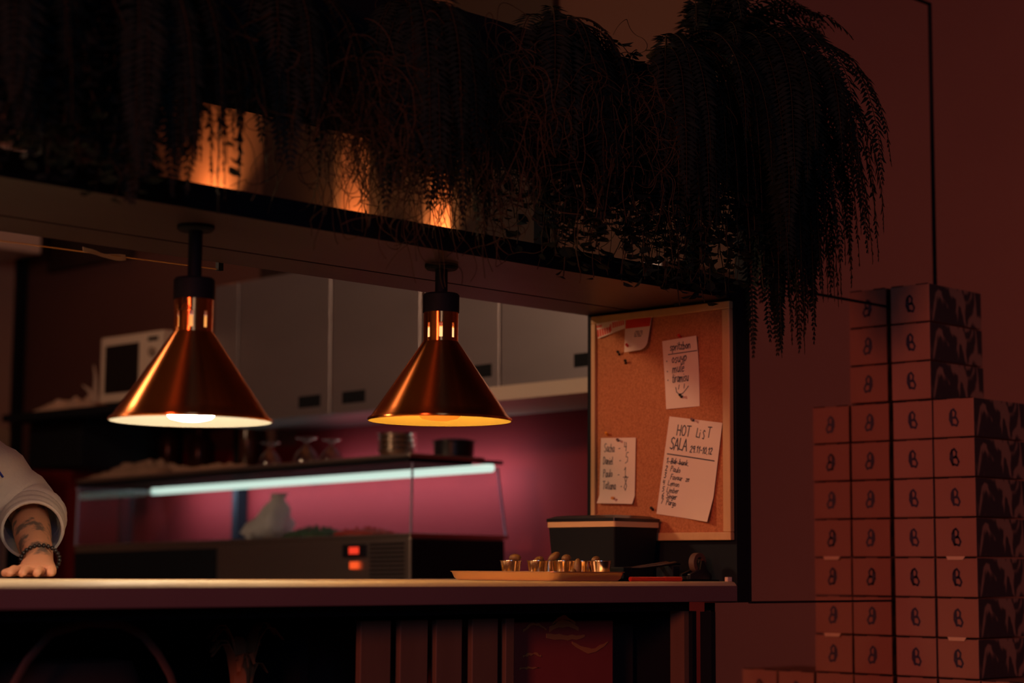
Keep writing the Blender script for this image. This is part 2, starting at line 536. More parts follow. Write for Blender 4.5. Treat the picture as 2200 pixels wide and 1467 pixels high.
tag(MB().box(3.20, 3.30, 2.88, 3.12, 0.45, 0.955).build('dark_carton', M['bag_dark'], bevel=0.006), 'nearly black carton right of the red carton below the counter', 'box')

# dark bag with a looped strap
bg = thing('tote_bag', (1.9, 3.0, 0.45), 'dark bag with looped brown strap below the counter', 'bag')
mb = MB()
pr = [(0.10, 0.0), (0.155, 0.01), (0.165, 0.2), (0.15, 0.38), (0.12, 0.455), (0.09, 0.46)]
v, f, n = [], [], 24
for r, z in pr:
    for k in range(n):
        a = 2 * PI * k / n
        v.append((1.9 + 1.05 * r * math.copysign(abs(math.cos(a)) ** 0.6, math.cos(a)), 3.02 + 0.75 * r * math.copysign(abs(math.sin(a)) ** 0.6, math.sin(a)), 0.45 + z))
for i in range(len(pr) - 1):
    for k in range(n):
        f.append((i * n + k, i * n + (k + 1) % n, (i + 1) * n + (k + 1) % n, (i + 1) * n + k))
f += [tuple(range(n - 1, -1, -1)), tuple(range((len(pr) - 1) * n, len(pr) * n))]
mb.add(v, f).build('bag_body', M['bag_dark'], bg, smooth=60)
for ya, xs in ((2.872, (1.70, 1.745, 1.79, 1.86, 1.93, 1.975, 2.01, 2.035, 2.055)),):
    zs = (0.84, 0.915, 0.962, 0.978, 0.975, 0.955, 0.92, 0.885, 0.84)
    MB().tube([(x, ya, z) for x, z in zip(xs, zs)], 0.008, 8, flat=0.35, up=(0, 1, 0)).build('strap', M['strap'], bg, smooth=60)

dp = thing('dried_plant', (2.26, 2.96, 0.45), 'dried plant with strap leaves in a pot below the counter', 'plant')
MB().lathe([(0.05, 0), (0.07, 0.14), (0.075, 0.15), (0.065, 0.15), (0.06, 0.13)], (2.26, 2.98, 0.45), 20, cap0=True, cap1=True).build('pot', M['bag_dark'], dp, smooth=40)
rr = random.Random(11)
for k in range(14):
    a = rr.uniform(0, 2 * PI)
    reach = rr.uniform(0.03, 0.10)
    h = rr.uniform(0.30, 0.385)
    pts, rad = [], []
    for i in range(9):
        t = i / 8
        bend = reach * t ** 2.2
        pts.append((2.26 + math.cos(a) * bend, 2.96 + math.sin(a) * bend * 0.8, 0.59 + h * math.sin(PI * 0.62 * t) / math.sin(PI * 0.5)))
        rad.append(0.004 + 0.010 * math.sin(PI * min(1, t * 0.9 + 0.1)))
    MB().tube(pts, rad, 6, flat=0.15, up=(math.cos(a), math.sin(a), 0)).build('leaf', M['dry_leaf'], dp, smooth=60)

# ------------------------------------------------------------------ heat lamps
def heat_lamp(loc, label, neck_col, face_col, face_str, body_col, body_str, mark=False):
    x, y, zr = loc                                   # rim level
    t = thing('heat_lamp', (x, y, zr), label, 'lamp', 'copper heat lamps above the counter')
    c = (x, y, zr)
    R, rn, hc = 0.1455, 0.0355, 0.160
    # spun cone with rolled rim
    prof = [(R - 0.0005, -0.0015), (R + 0.0015, 0.0005), (R + 0.001, 0.0035), (R - 0.006, 0.0085)]
    for i in range(1, 13):
        u = i / 12
        prof.append((R - 0.006 + (rn + 0.0005 - R + 0.006) * u, 0.0085 + (hc - 0.0085) * u))
    MB().lathe(prof, c, 96).build('shade', M['copper'], t, smooth=35)
    inner = [(R - 0.0012, -0.001), (R - 0.007, 0.008)] + [(R - 0.009 + (rn - 0.003 - R + 0.009) * i / 8, 0.008 + (hc - 0.008) * i / 8) for i in range(1, 9)]
    MB().lathe(inner, c, 72).build('shade_lining', M['enamel'], t, smooth=35)
    # neck with eight vent slots
    mb = MB()
    n, zz = 64, [hc, hc + 0.007, hc + 0.010, hc + 0.034, hc + 0.037, hc + 0.061]
    v, f = [], []
    for r in (rn, rn - 0.0012):
        for z in zz:
            for k in range(n):
                a = 2 * PI * (k + 0.5) / n + math.radians(-135.5)
                v.append((x + r * math.cos(a), y + r * math.sin(a), zr + z))
    rows = len(zz)
    def idx(lay, i, k):
        return (lay * rows + i) * n + k % n
    for i in range(rows - 1):
        for k in range(n):
            slot = k % 8
            open_ = (i == 2 and slot in (7, 0)) or (i in (1, 3) and slot in (7, 0))
            if open_:
                continue
            f.append((idx(0, i, k), idx(0, i, k + 1), idx(0, i + 1, k + 1), idx(0, i + 1, k)))
            f.append((idx(1, i, k), idx(1, i + 1, k), idx(1, i + 1, k + 1), idx(1, i, k + 1)))
    mb.add(v, f)
    mb.build('neck', M['copper'], t, smooth=35)
    MB().lathe([(rn + 0.0012, 0.059), (rn + 0.0016, 0.061), (rn + 0.0016, 0.095), (rn - 0.002, 0.0985), (0.014, 0.0985)], (x, y, zr + hc), 48, cap0=True).build('cap', M['black'], t, smooth=35)
    MB().lathe([(0.0127, 0), (0.0127, UN - 0.012 - zr - hc - 0.0985), (0.0127, UN - zr - hc - 0.0985)], (x, y, zr + hc + 0.0985), 24, cap1=True).build('stem', M['black'], t, smooth=35)
    MB().lathe([(0.030, 0.0), (0.034, 0.004), (0.034, 0.010)], (x, y, UN - 0.0102), 32, cap0=True, cap1=True).build('ceiling_plate', M['black'], t, smooth=35)
    MB().lathe([(0.0170, 0.134), (0.0250, 0.150), (0.0270, 0.166), (0.0270, 0.190)], c, 32).build('bulb_neck', mat('bulb_neck_glass', (0.8, 0.7, 0.5), 0.4, emit=(neck_col, 1.0)), t, smooth=50)
    MB().lathe([(0.0275, 0.0), (0.029, 0.002), (0.029, 0.030)], (x, y, zr + 0.188), 24, cap0=True, cap1=True).build('socket', M['socket'], t, smooth=35)
    if mark:                                         # hot-surface triangle printed on the neck
        tri = [(-0.0105, -0.009), (0.0105, -0.009), (0.0, 0.010)]
        tm = MB()
        bars = list(zip(tri, tri[1:] + tri[:1])) + [((0.0, -0.003), (0.0, 0.004)), ((0.0, -0.0062), (0.0, -0.0055))]
        for p0, p1 in bars:
            k = 6
            for q in range(k):
                a = Vector(p0).lerp(Vector(p1), q / k)
                b = Vector(p0).lerp(Vector(p1), (q + 1) / k)
                d = (b - a).normalized()
                nn = Vector((-d.y, d.x)) * 0.0009
                quad = []
                for w in (a + nn, b + nn, b - nn, a - nn):
                    ang = math.radians(206.5) + w.x / rn
                    quad.append((x + (rn + 0.0004) * math.cos(ang), y + (rn + 0.0004) * math.sin(ang), zr + hc + 0.048 + w.y))
                tm.add(quad, [(0, 1, 2, 3)])
        tm.build('warning_triangle', M['black'], t)
    # reflector bulb: clear body, coated face
    bm_ = mat('bulb_glass', (0.8, 0.75, 0.6), 0.4, emit=(body_col, body_str))
    fm_ = mat('bulb_face', (0.8, 0.4, 0.1), 0.4, emit=(face_col, face_str))
    MB().lathe([(0.046, 0.022), (0.044, 0.05), (0.03, 0.09), (0.018, 0.115), (0.0170, 0.134)], c, 32).build('bulb', bm_, t, smooth=50)
    MB().lathe([(0.046, 0.022), (0.045, 0.012), (0.036, 0.004), (0.018, 0.0), (0.002, -0.001)], c, 32, cap1=True).build('bulb_face', fm_, t, smooth=60)
    return t


heat_lamp((2.036, 2.83, 1.334), 'left copper heat lamp with blinding white light inside', (0.60, 0.29, 0.06), (1.0, 0.80, 0.52), 66, (1.0, 0.82, 0.58), 17, True)
heat_lamp((2.647, 2.83, 1.371), 'right copper heat lamp with amber glow in its cone', (0.84, 0.66, 0.28), (1.0, 0.22, 0.012), 0.9, (1.0, 0.39, 0.025), 52)
heat_lamp((1.425, 2.83, 1.345), 'copper heat lamp hanging farthest left over the counter', (0.60, 0.29, 0.06), (1.0, 0.80, 0.52), 66, (1.0, 0.82, 0.58), 17)

# ------------------------------------------------------------------ cork board with notes
XC = 3.429                                       # panel face, looking along +X; depth (Y) runs left in the picture
cb = thing('cork_board', (XC - 0.006, 2.905, 1.145), 'cork pinboard in pale wood frame on the side panel', 'pinboard')
y0, y1, z0, z1 = 2.694, 3.119, 1.142, 1.683
MB().box(XC - 0.008, XC - 0.0005, y0 + 0.016, y1 - 0.012, z0 + 0.014, z1 - 0.014).build('cork_sheet', M['cork'], cb)
fw = 0.018
for nm, b in (('frame_rail', (y0, y1, z0, z0 + fw)), ('frame_rail', (y0, y1, z1 - fw, z1)), ('frame_stile', (y0, y0 + fw + 0.004, z0 + fw, z1 - fw)), ('frame_stile', (y1 - fw + 0.004, y1, z0 + fw, z1 - fw))):
    MB().box(XC - 0.015, XC - 0.0005, *b).build(nm, M['pine'], cb, bevel=0.002)
XS = XC - 0.0085                                 # cork surface

GL = {  # handwriting strokes in a unit cell: caps 0..1, x-height 0.6
    'H': (.7, [[(.1, 0), (.1, 1)], [(.6, 0), (.6, 1)], [(.1, .5), (.6, .52)]]),
    'O': (.75, [[(.35, 1), (.12, .8), (.08, .4), (.25, .03), (.5, .05), (.65, .4), (.6, .8), (.35, 1)]]),
    'T': (.65, [[(.02, .98), (.62, 1)], [(.34, 1), (.3, 0)]]),
    'L': (.55, [[(.12, 1), (.08, .05), (.5, .02)]]),
    'S': (.6, [[(.55, .9), (.35, 1), (.12, .85), (.15, .62), (.45, .42), (.5, .15), (.3, 0), (.05, .1)]]),
    'A': (.7, [[(.03, 0), (.35, 1), (.64, 0)], [(.15, .38), (.54, .38)]]),
    'B': (.6, [[(.1, 0), (.12, 1), (.42, .95), (.45, .65), (.14, .53), (.5, .4), (.48, .08), (.1, 0)]]),
    'D': (.65, [[(.1, 0), (.12, 1), (.4, .93), (.58, .6), (.5, .15), (.1, 0)]]),
    'F': (.55, [[(.1, 0), (.12, 1), (.5, 1)], [(.12, .55), (.42, .57)]]),
    'P': (.6, [[(.1, 0), (.12, 1), (.45, .95), (.5, .65), (.12, .5)]]),
    'a': (.55, [[(.45, .55), (.2, .6), (.06, .3), (.18, .02), (.38, .15), (.45, .55), (.42, .1), (.52, 0)]]),
    'b': (.5, [[(.1, 1), (.08, .02), (.35, .05), (.42, .4), (.25, .58), (.1, .4)]]),
    'c': (.45, [[(.4, .52), (.2, .58), (.06, .3), (.18, .02), (.4, .1)]]),
    'd': (.55, [[(.42, .5), (.2, .58), (.06, .3), (.18, .02), (.4, .15), (.48, 1), (.44, 0)]]),
    'e': (.48, [[(.08, .3), (.4, .36), (.34, .58), (.12, .5), (.07, .15), (.22, 0), (.42, .1)]]),
    'g': (.5, [[(.42, .55), (.18, .58), (.07, .3), (.2, .05), (.4, .2), (.44, .55), (.36, -.3), (.1, -.28)]]),
    'h': (.52, [[(.1, 1), (.08, 0), (.12, .4), (.32, .58), (.42, .4), (.42, 0)]]),
    'i': (.25, [[(.12, .58), (.1, 0)], [(.13, .8), (.14, .84)]]),
    'k': (.5, [[(.1, 1), (.08, 0)], [(.4, .58), (.1, .25), (.42, 0)]]),
    'l': (.25, [[(.12, 1), (.08, .1), (.2, 0)]]),
    'm': (.75, [[(.06, .58), (.06, 0), (.1, .45), (.28, .58), (.34, .35), (.34, 0), (.38, .45), (.55, .58), (.64, .35), (.64, 0)]]),
    'n': (.52, [[(.08, .58), (.07, 0), (.12, .42), (.32, .58), (.42, .38), (.42, 0)]]),
    'o': (.5, [[(.25, .58), (.07, .35), (.15, .05), (.35, .05), (.44, .32), (.25, .58)]]),
    'p': (.5, [[(.1, .58), (.06, -.35)], [(.1, .45), (.3, .6), (.44, .35), (.28, .03), (.08, .12)]]),
    'r': (.4, [[(.08, .58), (.07, 0), (.1, .4), (.22, .56), (.36, .55)]]),
    's': (.42, [[(.36, .52), (.2, .6), (.08, .45), (.3, .22), (.25, .02), (.05, .06)]]),
    't': (.38, [[(.18, .95), (.16, .08), (.32, .02)], [(.03, .62), (.34, .65)]]),
    'u': (.52, [[(.08, .58), (.08, .12), (.25, 0), (.4, .2), (.43, .58), (.42, .05), (.5, 0)]]),
    'v': (.45, [[(.05, .58), (.2, 0), (.42, .6)]]),
    'y': (.48, [[(.06, .58), (.12, .25), (.38, .3)], [(.42, .58), (.34, -.3), (.1, -.3)]]),
    'z': (.45, [[(.06, .56), (.38, .58), (.06, .02), (.42, .02)]]),
    '0': (.6, [[(.3, 1), (.08, .6), (.15, .05), (.4, .05), (.5, .5), (.3, 1)]]),
    '1': (.42, [[(.08, .72), (.28, 1), (.26, 0)]]),
    '2': (.55, [[(.08, .78), (.28, 1), (.46, .78), (.1, .02), (.5, .03)]]),
    '3': (.52, [[(.08, .95), (.42, .95), (.2, .58), (.45, .35), (.3, 0), (.05, .08)]]),
    '4': (.55, [[(.12, 1), (.08, .48), (.48, .48)], [(.42, .95), (.38, 0)]]),
    '5': (.55, [[(.48, 1), (.14, .95), (.1, .58), (.4, .55), (.42, .15), (.06, 0)]]),
    '6': (.52, [[(.4, 1), (.1, .5), (.15, .03), (.42, .08), (.42, .42), (.12, .4)]]),
    '7': (.5, [[(.06, .98), (.46, 1), (.2, 0)]]),
    '8': (.55, [[(.42, .85), (.25, 1), (.1, .8), (.45, .3), (.3, 0), (.08, .2), (.42, .85)]]),
    '9': (.52, [[(.42, .62), (.15, .55), (.12, .9), (.4, .98), (.42, .62), (.36, 0)]]),
    '.': (.25, [[(.1, 0), (.13, .05)]]),
    '-': (.45, [[(.06, .42), (.4, .45)]]),
    '*': (.4, [[(.1, .3), (.17, .36), (.12, .3)]]),
    ' ': (.4, []),
}


def sheet_fn(corners, lift, x):
    """corners (y, z) of top-left, top-right, bottom-right, bottom-left as seen; returns P(u, v, out)"""
    a, b, c, d = [Vector((p[0], p[1])) for p in corners]

    def P(u, v, out=0.0):
        p = (a * (1 - u) + b * u) * (1 - v) + (d * (1 - u) + c * u) * v
        return (x - 0.0006 - lift(u, v) - out, p.x, p.y)
    return P


def ribbon(mb, pts, w, P, jit=None):
    """flat ink stroke over the sheet, pts in metres on the sheet's (u, v) already"""
    for i in range(len(pts) - 1):
        a, b = Vector(pts[i]), Vector(pts[i + 1])
        d = b - a
        if d.length < 1e-7:
            continue
        n = Vector((-d.y, d.x)).normalized()
        yield a, b, n


def ink(P, size, items, name, parent, m, wscale=1.0):
    """items = (text, u, v, height in v-metres, slant); size = (width, height) of the sheet in metres"""
    Wd, Hd = size
    mb = MB()
    rr = random.Random(len(items) * 13 + int(size[0] * 1e4))

    def seg(p, q, w):
        a, b = Vector(p), Vector(q)
        d = b - a
        if d.length < 1e-6:
            return
        d.normalize()
        n = Vector((-d.y, d.x)) * w / 2
        a -= d * w * 0.3
        b += d * w * 0.3
        q4 = [a + n, b + n, b - n, a - n]
        mb.add([P(t.x / Wd, t.y / Hd, 0.0005) for t in q4], [(0, 1, 2, 3)])
    for it in items:
        if it[0] == 'line':
            _, p, q, w = it
            k = 12
            for i in range(k):
                seg((p[0] + (q[0] - p[0]) * i / k, p[1] + (q[1] - p[1]) * i / k), (p[0] + (q[0] - p[0]) * (i + 1) / k, p[1] + (q[1] - p[1]) * (i + 1) / k), w)
            continue
        if it[0] == 'path':
            _, pts, w = it
            for i in range(len(pts) - 1):
                seg(pts[i], pts[i + 1], w)
            continue
        txt, u, v, h, w, sl, adv = it
        cx = u
        for ch in txt:
            wd, strokes = GL[ch]
            dy = rr.uniform(-0.06, 0.06) * h
            for s_ in strokes:
                pts = [(cx + (px + sl * py) * h * adv, v + dy - py * h) for px, py in s_]
                for i in range(len(pts) - 1):
                    seg(pts[i], pts[i + 1], w)
            cx += wd * h * adv * rr.uniform(0.93, 1.05)
    o = mb.build(name, m, parent)
    return o


def sheet(name, corners, lift, label, cat, m, nu=10, nv=16, round_=0.0, group=None):
    P = sheet_fn(corners, lift, XS)
    ys = [c[0] for c in corners]
    zs = [c[1] for c in corners]
    mb = MB()
    v, f = [], []
    for lay in (0, 1):
        for j in range(nv + 1):
            for i in range(nu + 1):
                u, w = i / nu, j / nv
                if round_:                      # rounded lower right corner
                    cu, cv = 1 - round_, 1 - round_ * 0.75
                    if u > cu and w > cv:
                        du, dv = (u - cu) / round_, (w - cv) / (round_ * 0.75)
                        m_ = max(du, dv)
                        l_ = math.hypot(du, dv)
                        if l_ > 0:
                            u, w = cu + du / l_ * m_ * round_, cv + dv / l_ * m_ * round_ * 0.75
                v.append(P(u, w, 0.0 if lay else 0.0003))
    N = (nu + 1) * (nv + 1)
    for lay in (0, 1):
        for j in range(nv):
            for i in range(nu):
                q = [lay * N + j * (nu + 1) + i, lay * N + j * (nu + 1) + i + 1, lay * N + (j + 1) * (nu + 1) + i + 1, lay * N + (j + 1) * (nu + 1) + i]
                f.append(tuple(q if lay == 0 else q[::-1]))
    rim = [i for i in range(nu + 1)] + [j * (nu + 1) + nu for j in range(1, nv + 1)] + [nv * (nu + 1) + i for i in range(nu - 1, -1, -1)] + [j * (nu + 1) for j in range(nv - 1, 0, -1)]
    for a, b in zip(rim, rim[1:] + rim[:1]):
        f.append((a, b, b + N, a + N))
    mb.add(v, f)
    o = mb.build(name, m, origin=(XS, sum(ys) / 4, min(zs)), smooth=60)
    tag(o, label, cat, group)
    return o, P


def push_pin(y, z, out, m, label, dz=0.004, dy=-0.004):
    """little spool-shaped pin sticking out of the board (toward -X), leaning by dz, dy"""
    t = thing('push_pin', (XS, y, z), label, 'pin', 'push pins on the cork board')
    b = Vector((XS - out, y, z))
    d = Vector((-0.011, dy, dz))
    MB().tube([b + d * -0.6, b + d * 0.15], 0.0007, 6).build('needle', M['steel_shiny'], t)
    MB().tube([b, b + d * 0.12, b + d * 0.25, b + d * 0.6, b + d * 0.85, b + d], [0.0034, 0.0034, 0.0020, 0.0020, 0.0036, 0.0034], 12).build('head', m, t, smooth=40)
    return t


# list with "HOT LIST"
hot = [(2.876, 1.429), (2.717, 1.406), (2.753, 1.183), (2.913, 1.204)]
o, P = sheet('paper_note', hot, lambda u, v: 0.004 * abs(u - 0.5) * 2 * v + 0.022 * max(0, u - 0.45) * max(0, v - 0.75) * 4 + 0.010 * max(0, u - 0.6) * (1 - v), 'large tilted paper titled HOT LIST at lower right of the cork board', 'note', M['paper'])
Wd, Hd = 0.160, 0.226
it = [('HOT', .027, .040, .024, .0026, .04, .82), ('Li', .085, .040, .021, .0024, .05, .8), ('s', .104, .043, .034, .0024, .05, .6), ('T', .118, .037, .024, .0024, .05, .8),
      ('SALA', .013, .074, .027, .0028, .04, .76), ('29.11-10.12', .072, .075, .015, .0023, .1, .95),
      ('line', (.008, .086), (.150, .088), .0026),
      ('1. Bdr bank.', .008, .107, .0125, .0019, .12, 1.0), ('line', (.012, .103), (.070, .105), .0018),
      ('2', .008, .125, .0120, .0021, .1, 1), ('Paulo', .023, .125, .0125, .0017, .12, 1.0),
      ('3', .007, .142, .0130, .0021, .1, 1), ('Favour  ze', .026, .143, .0120, .0018, .12, .98),
      ('4', .006, .158, .0115, .0019, .1, 1), ('Lemon', .021, .158, .0120, .0016, .12, 1.0),
      ('5', .007, .173, .0115, .0019, .1, 1), ('Limber', .020, .173, .0120, .0016, .12, 1.0),
      ('6', .008, .187, .0115, .0019, .1, 1), ('Singer', .021, .187, .0120, .0018, .12, .95),
      ('7', .008, .201, .0115, .0019, .1, 1), ('Pargo', .023, .202, .0125, .0018, .12, .95)]
ink(P, (Wd, Hd), it, 'handwriting', o, M['ink'])
# strip with the short bulleted list
spr = [(2.895, 1.606), (2.787, 1.610), (2.786, 1.448), (2.884, 1.446)]
o, P = sheet('paper_note', spr, lambda u, v: 0.006 * max(0, v - 0.6) * (1 - u) + 0.010 * (1 - v) ** 3 * u + 0.003 * (1 - v) * (1 - u), 'narrow paper strip with three bulleted words and a drawn smile', 'note', M['paper'])
it = [('spritzbon', .022, .026, .0175, .0022, .12, .92), ('line', (.016, .034), (.103, .034), .0020),
      ('*', .008, .053, .014, .0028, 0, 1), ('osuyp', .024, .055, .021, .0021, .2, .88),
      ('*', .008, .078, .014, .0028, 0, 1), ('mule', .024, .078, .021, .0021, .2, .86),
      ('*', .008, .099, .014, .0028, 0, 1), ('tiramisu', .022, .101, .021, .0021, .2, .68),
      ('path', [(.044, .108), (.041, .118)], .002), ('path', [(.060, .107), (.058, .117)], .002),
      ('path', [(.033, .113), (.035, .124), (.044, .131), (.055, .128), (.066, .119), (.072, .113)], .0021)]
ink(P, (0.105, 0.162), it, 'handwriting', o, M['ink'])
# small list of four lines with counts
nam = [(3.090, 1.388), (2.978, 1.384), (2.982, 1.228), (3.096, 1.232)]
o, P = sheet('paper_note', nam, lambda u, v: 0.018 * max(0, v - 0.88) ** 1.0 * 4 + 0.002 * u, 'small pale list of four lines with counts at lower left of the board', 'note', M['paper'])
it = [('Sacha', .011, .034, .020, .0017, .05, .66), ('-', .058, .033, .018, .0018, 0, .8), ('4', .076, .032, .022, .0018, 0, .8),
      ('Daniel', .009, .064, .018, .0018, .05, .66), ('-', .062, .061, .014, .0018, 0, .8), ('5', .080, .060, .026, .0016, .15, .7),
      ('Paulo', .010, .094, .018, .0017, .05, .74), ('-', .058, .094, .014, .0018, 0, .8), ('1', .077, .094, .025, .0017, 0, .8), ('line', (.076, .094), (.092, .094), .0018),
      ('Tatiana', .010, .123, .019, .0018, .05, .66), ('-', .068, .122, .013, .0018, 0, .8), ('8', .077, .127, .034, .0018, .1, .62)]
ink(P, (0.113, 0.157), it, 'handwriting', o, M['ink'])
# rounded white tag with a red top
tg = [(3.009, 1.676), (2.926, 1.668), (2.927, 1.588), (3.008, 1.588)]
o, P = sheet('paper_tag', tg, lambda u, v: 0.020 * v * (0.3 + 0.7 * u) + 0.003, 'white rounded tag with red top edge under the board frame', 'tag', M['paper'], round_=0.3)
mb = MB()
mb.add([P(0.02, 0.0, 0.0006), P(0.98, 0.0, 0.0006), P(0.98, 0.30, 0.0006), P(0.02, 0.36, 0.0006)], [(0, 1, 2, 3)])
mb.build('red_print', M['red_ink'], o)
it = [('path', [(.034 + .003 * (i % 9), .038 + .004 * (i // 9)), (.0358 + .003 * (i % 9), .0375 + .004 * (i // 9))], .0026) for i in range(36) if i % 5]
ink(P, (0.083, 0.085), it, 'grey_print', o, M['grey_ink'])
# red and white strip of tape
tp = [(3.098, 1.676), (3.012, 1.688), (3.010, 1.650), (3.096, 1.628)]
tp = [(3.098, 1.664), (3.011, 1.668), (3.010, 1.646), (3.097, 1.628)]
o, P = sheet('warning_tape', tp, lambda u, v: 0.004 + 0.005 * (1 - v) * (1 - u), 'short red and white printed tape at upper left of the board', 'tape', M['paper'], 8, 4)
mb = MB()
for a, b, c, d in ((0.0, 0.50, 0.42, 0.92), (0.47, 0.53, 0.22, 0.80), (0.56, 0.99, 0.10, 0.60), (0.0, 0.2, 0.12, 0.3)):
    k = 6
    for i in range(k):
        u0, u1 = a + (b - a) * (i + 0.08) / k, a + (b - a) * (i + 0.80) / k
        mb.add([P(u0, c, 0.0006), P(u1, c, 0.0006), P(u1, d, 0.0006), P(u0, d, 0.0006)], [(0, 1, 2, 3)])
mb.build('red_print', M['red_ink'], o)
push_pin(3.032, 1.585, 0.0, M['pin_black'], 'black push pin in bare cork, upper of the two', 0.006)
push_pin(3.012, 1.563, 0.0, M['pin_black'], 'black push pin in bare cork, lower of the two', 0.005, -0.008)
push_pin(2.837, 1.472, 0.004, M['pin_black'], 'black push pin near the foot of the bulleted strip')
push_pin(2.806, 1.417, 0.003, M['pin_black'], 'black push pin at the top of the HOT LIST paper', 0.001, -0.007)
push_pin(3.035, 1.380, 0.002, M['pin_black'], 'black push pin at the top of the list with counts', 0.001, -0.008)
push_pin(3.070, 1.395, 0.0, M['pin_orange'], 'orange push pin just above the list with counts')
push_pin(3.046, 1.243, 0.006, M['pin_orange'], 'orange push pin at the foot of the list with counts', 0.0, -0.006)
push_pin(2.996, 1.602, 0.011, M['pin_red'], 'red push pin at the corner of the white tag', 0.002, -0.006)
push_pin(2.842, 1.611, 0.001, M['pin_red'], 'red push pin at the top of the bulleted strip')
push_pin(2.928, 1.214, 0.0, M['pin_black'], 'black push pin just below the HOT LIST paper corner')

# ------------------------------------------------------------------ things on the counter
tr = thing('serving_tray', (2.982, 2.88, CT), 'shallow copper toned tray holding small steel cups', 'tray')
def rrect(x0, x1, y0, y1, r, n=6):
    pts = []
    for cx, cy, a0 in ((x1 - r, y1 - r, 0), (x0 + r, y1 - r, 90), (x0 + r, y0 + r, 180), (x1 - r, y0 + r, 270)):
        for i in range(n + 1):
            a = math.radians(a0 + 90 * i / n)
            pts.append((cx + r * math.cos(a), cy + r * math.sin(a)))
    return pts
def loft(mb, loops, cap_first=True, cap_last=True):
    n = len(loops[0])
    v = [p for lp in loops for p in lp]
    f = [(j * n + i, j * n + (i + 1) % n, (j + 1) * n + (i + 1) % n, (j + 1) * n + i) for j in range(len(loops) - 1) for i in range(n)]
    if cap_first:
        f.append(tuple(range(n - 1, -1, -1)))
    if cap_last:
        f.append(tuple(range((len(loops) - 1) * n, len(loops) * n)))
    mb.add(v, f)
tx0, tx1, ty0, ty1 = 2.868, 3.096, 2.718, 3.040
lev = [(0.016, 0.0005, 0.012), (0.012, 0.0008, 0.016), (0.006, 0.006, 0.020), (0.001, 0.0175, 0.024), (-0.002, 0.0190, 0.026), (-0.002, 0.0200, 0.026), (0.0015, 0.0195, 0.024), (0.0075, 0.008, 0.019), (0.013, 0.0028, 0.015), (0.03, 0.0024, 0.012)]
mb = MB()
loft(mb, [[(p[0], p[1], CT + z) for p in rrect(tx0 + i, tx1 - i, ty0 + i, ty1 - i, r)] for i, z, r in lev])
mb.build('tray_body', M['tray'], tr, smooth=35)


def cup(x, y, z, label, s=1.0, tilt=0):
    prof = [(0.0175, 0), (0.0185, 0.0005), (0.0215, 0.014), (0.0240, 0.0275), (0.0258, 0.0285), (0.0256, 0.0296), (0.0232, 0.0280), (0.0205, 0.014), (0.0178, 0.002), (0.0, 0.0018)]
    prof = [(r * s, h * s) for r, h in prof]
    o = MB().lathe(prof, (x, y, z), 40, cap0=True).build('ramekin', M['cup'], origin=(x, y, z), smooth=35)
    if tilt:
        o.rotation_euler = (0, tilt, 0)
    return tag(o, label, 'cup', 'small steel cups on the tray')


zt = CT + 0.0030


def cup(x, y, label):
    prof = [(0.0150, 0), (0.0162, 0.0006), (0.0195, 0.018), (0.0226, 0.0385), (0.0242, 0.0392), (0.0241, 0.0402), (0.0220, 0.0390), (0.0188, 0.018), (0.0152, 0.002), (0.0005, 0.0018)]
    o = MB().lathe(prof, (x, y, zt), 44, cap0=True).build('steel_cup', M['cup'], origin=(x, y, zt), smooth=35)
    return tag(o, label, 'cup', 'small steel cups on the tray')


cup(2.954, 2.930, 'small steel cup nearest the left end of the tray')
cup(2.963, 2.858, 'second small steel cup from the left end of the tray')
cup(3.036, 2.897, 'small steel cup half hidden behind the second one')
cup(3.009, 2.828, 'small steel cup in the middle of the tray')
cup(3.056, 2.762, 'bright small steel cup nearest the right corner of the tray')
cup(3.066, 2.826, 'small steel cup peeping out behind the bright right one')


def snack(x, y, z, r, axis, label):
    q = Vector((0, 0, 1)).rotation_difference(Vector(axis).normalized())
    o = MB().ball((x, y, z), r, 18, 12, q).build('oval_snack', M['snack'], origin=(x, y, z), smooth=80)
    return tag(o, label, 'snack', 'brown oval snacks in the steel cups')


snack(2.9645, 2.928, zt + 0.0455, (0.0085, 0.0085, 0.0132), (0.7, -0.7, 0.05), 'brown oval snack lying in the leftmost steel cup')
snack(2.966, 2.858, zt + 0.0400, (0.0085, 0.0085, 0.0115), (0.7, -0.6, 0.35), 'brown oval snack sunk in the second steel cup')
snack(2.952, 2.850, zt + 0.0372, (0.0075, 0.0075, 0.0095), (0.5, 0.6, 0.2), 'dark oval snack low in the second steel cup')
snack(3.042, 2.886, zt + 0.0480, (0.0085, 0.0085, 0.0155), (0.62, -0.5, 0.62), 'long brown oval snack tilted up on the half hidden cup')
snack(3.017, 2.826, zt + 0.0450, (0.0085, 0.0085, 0.0105), (0.7, -0.5, 0.2), 'round brown snack on top of the middle steel cup')
snack(2.986, 2.765, zt + 0.0225, (0.0092, 0.0092, 0.0225), (0.06, -0.05, 1), 'brown oval snack standing upright on the tray')
snack(2.971, 2.764, zt + 0.0120, (0.0075, 0.0075, 0.0120), (0.1, 0.1, 1), 'small brown snack beside the upright one on the tray')
snack(3.043, 2.765, zt + 0.0425, (0.0070, 0.0070, 0.0095), (0.7, -0.6, 0.35), 'small brown snack at the left edge of the bright cup')

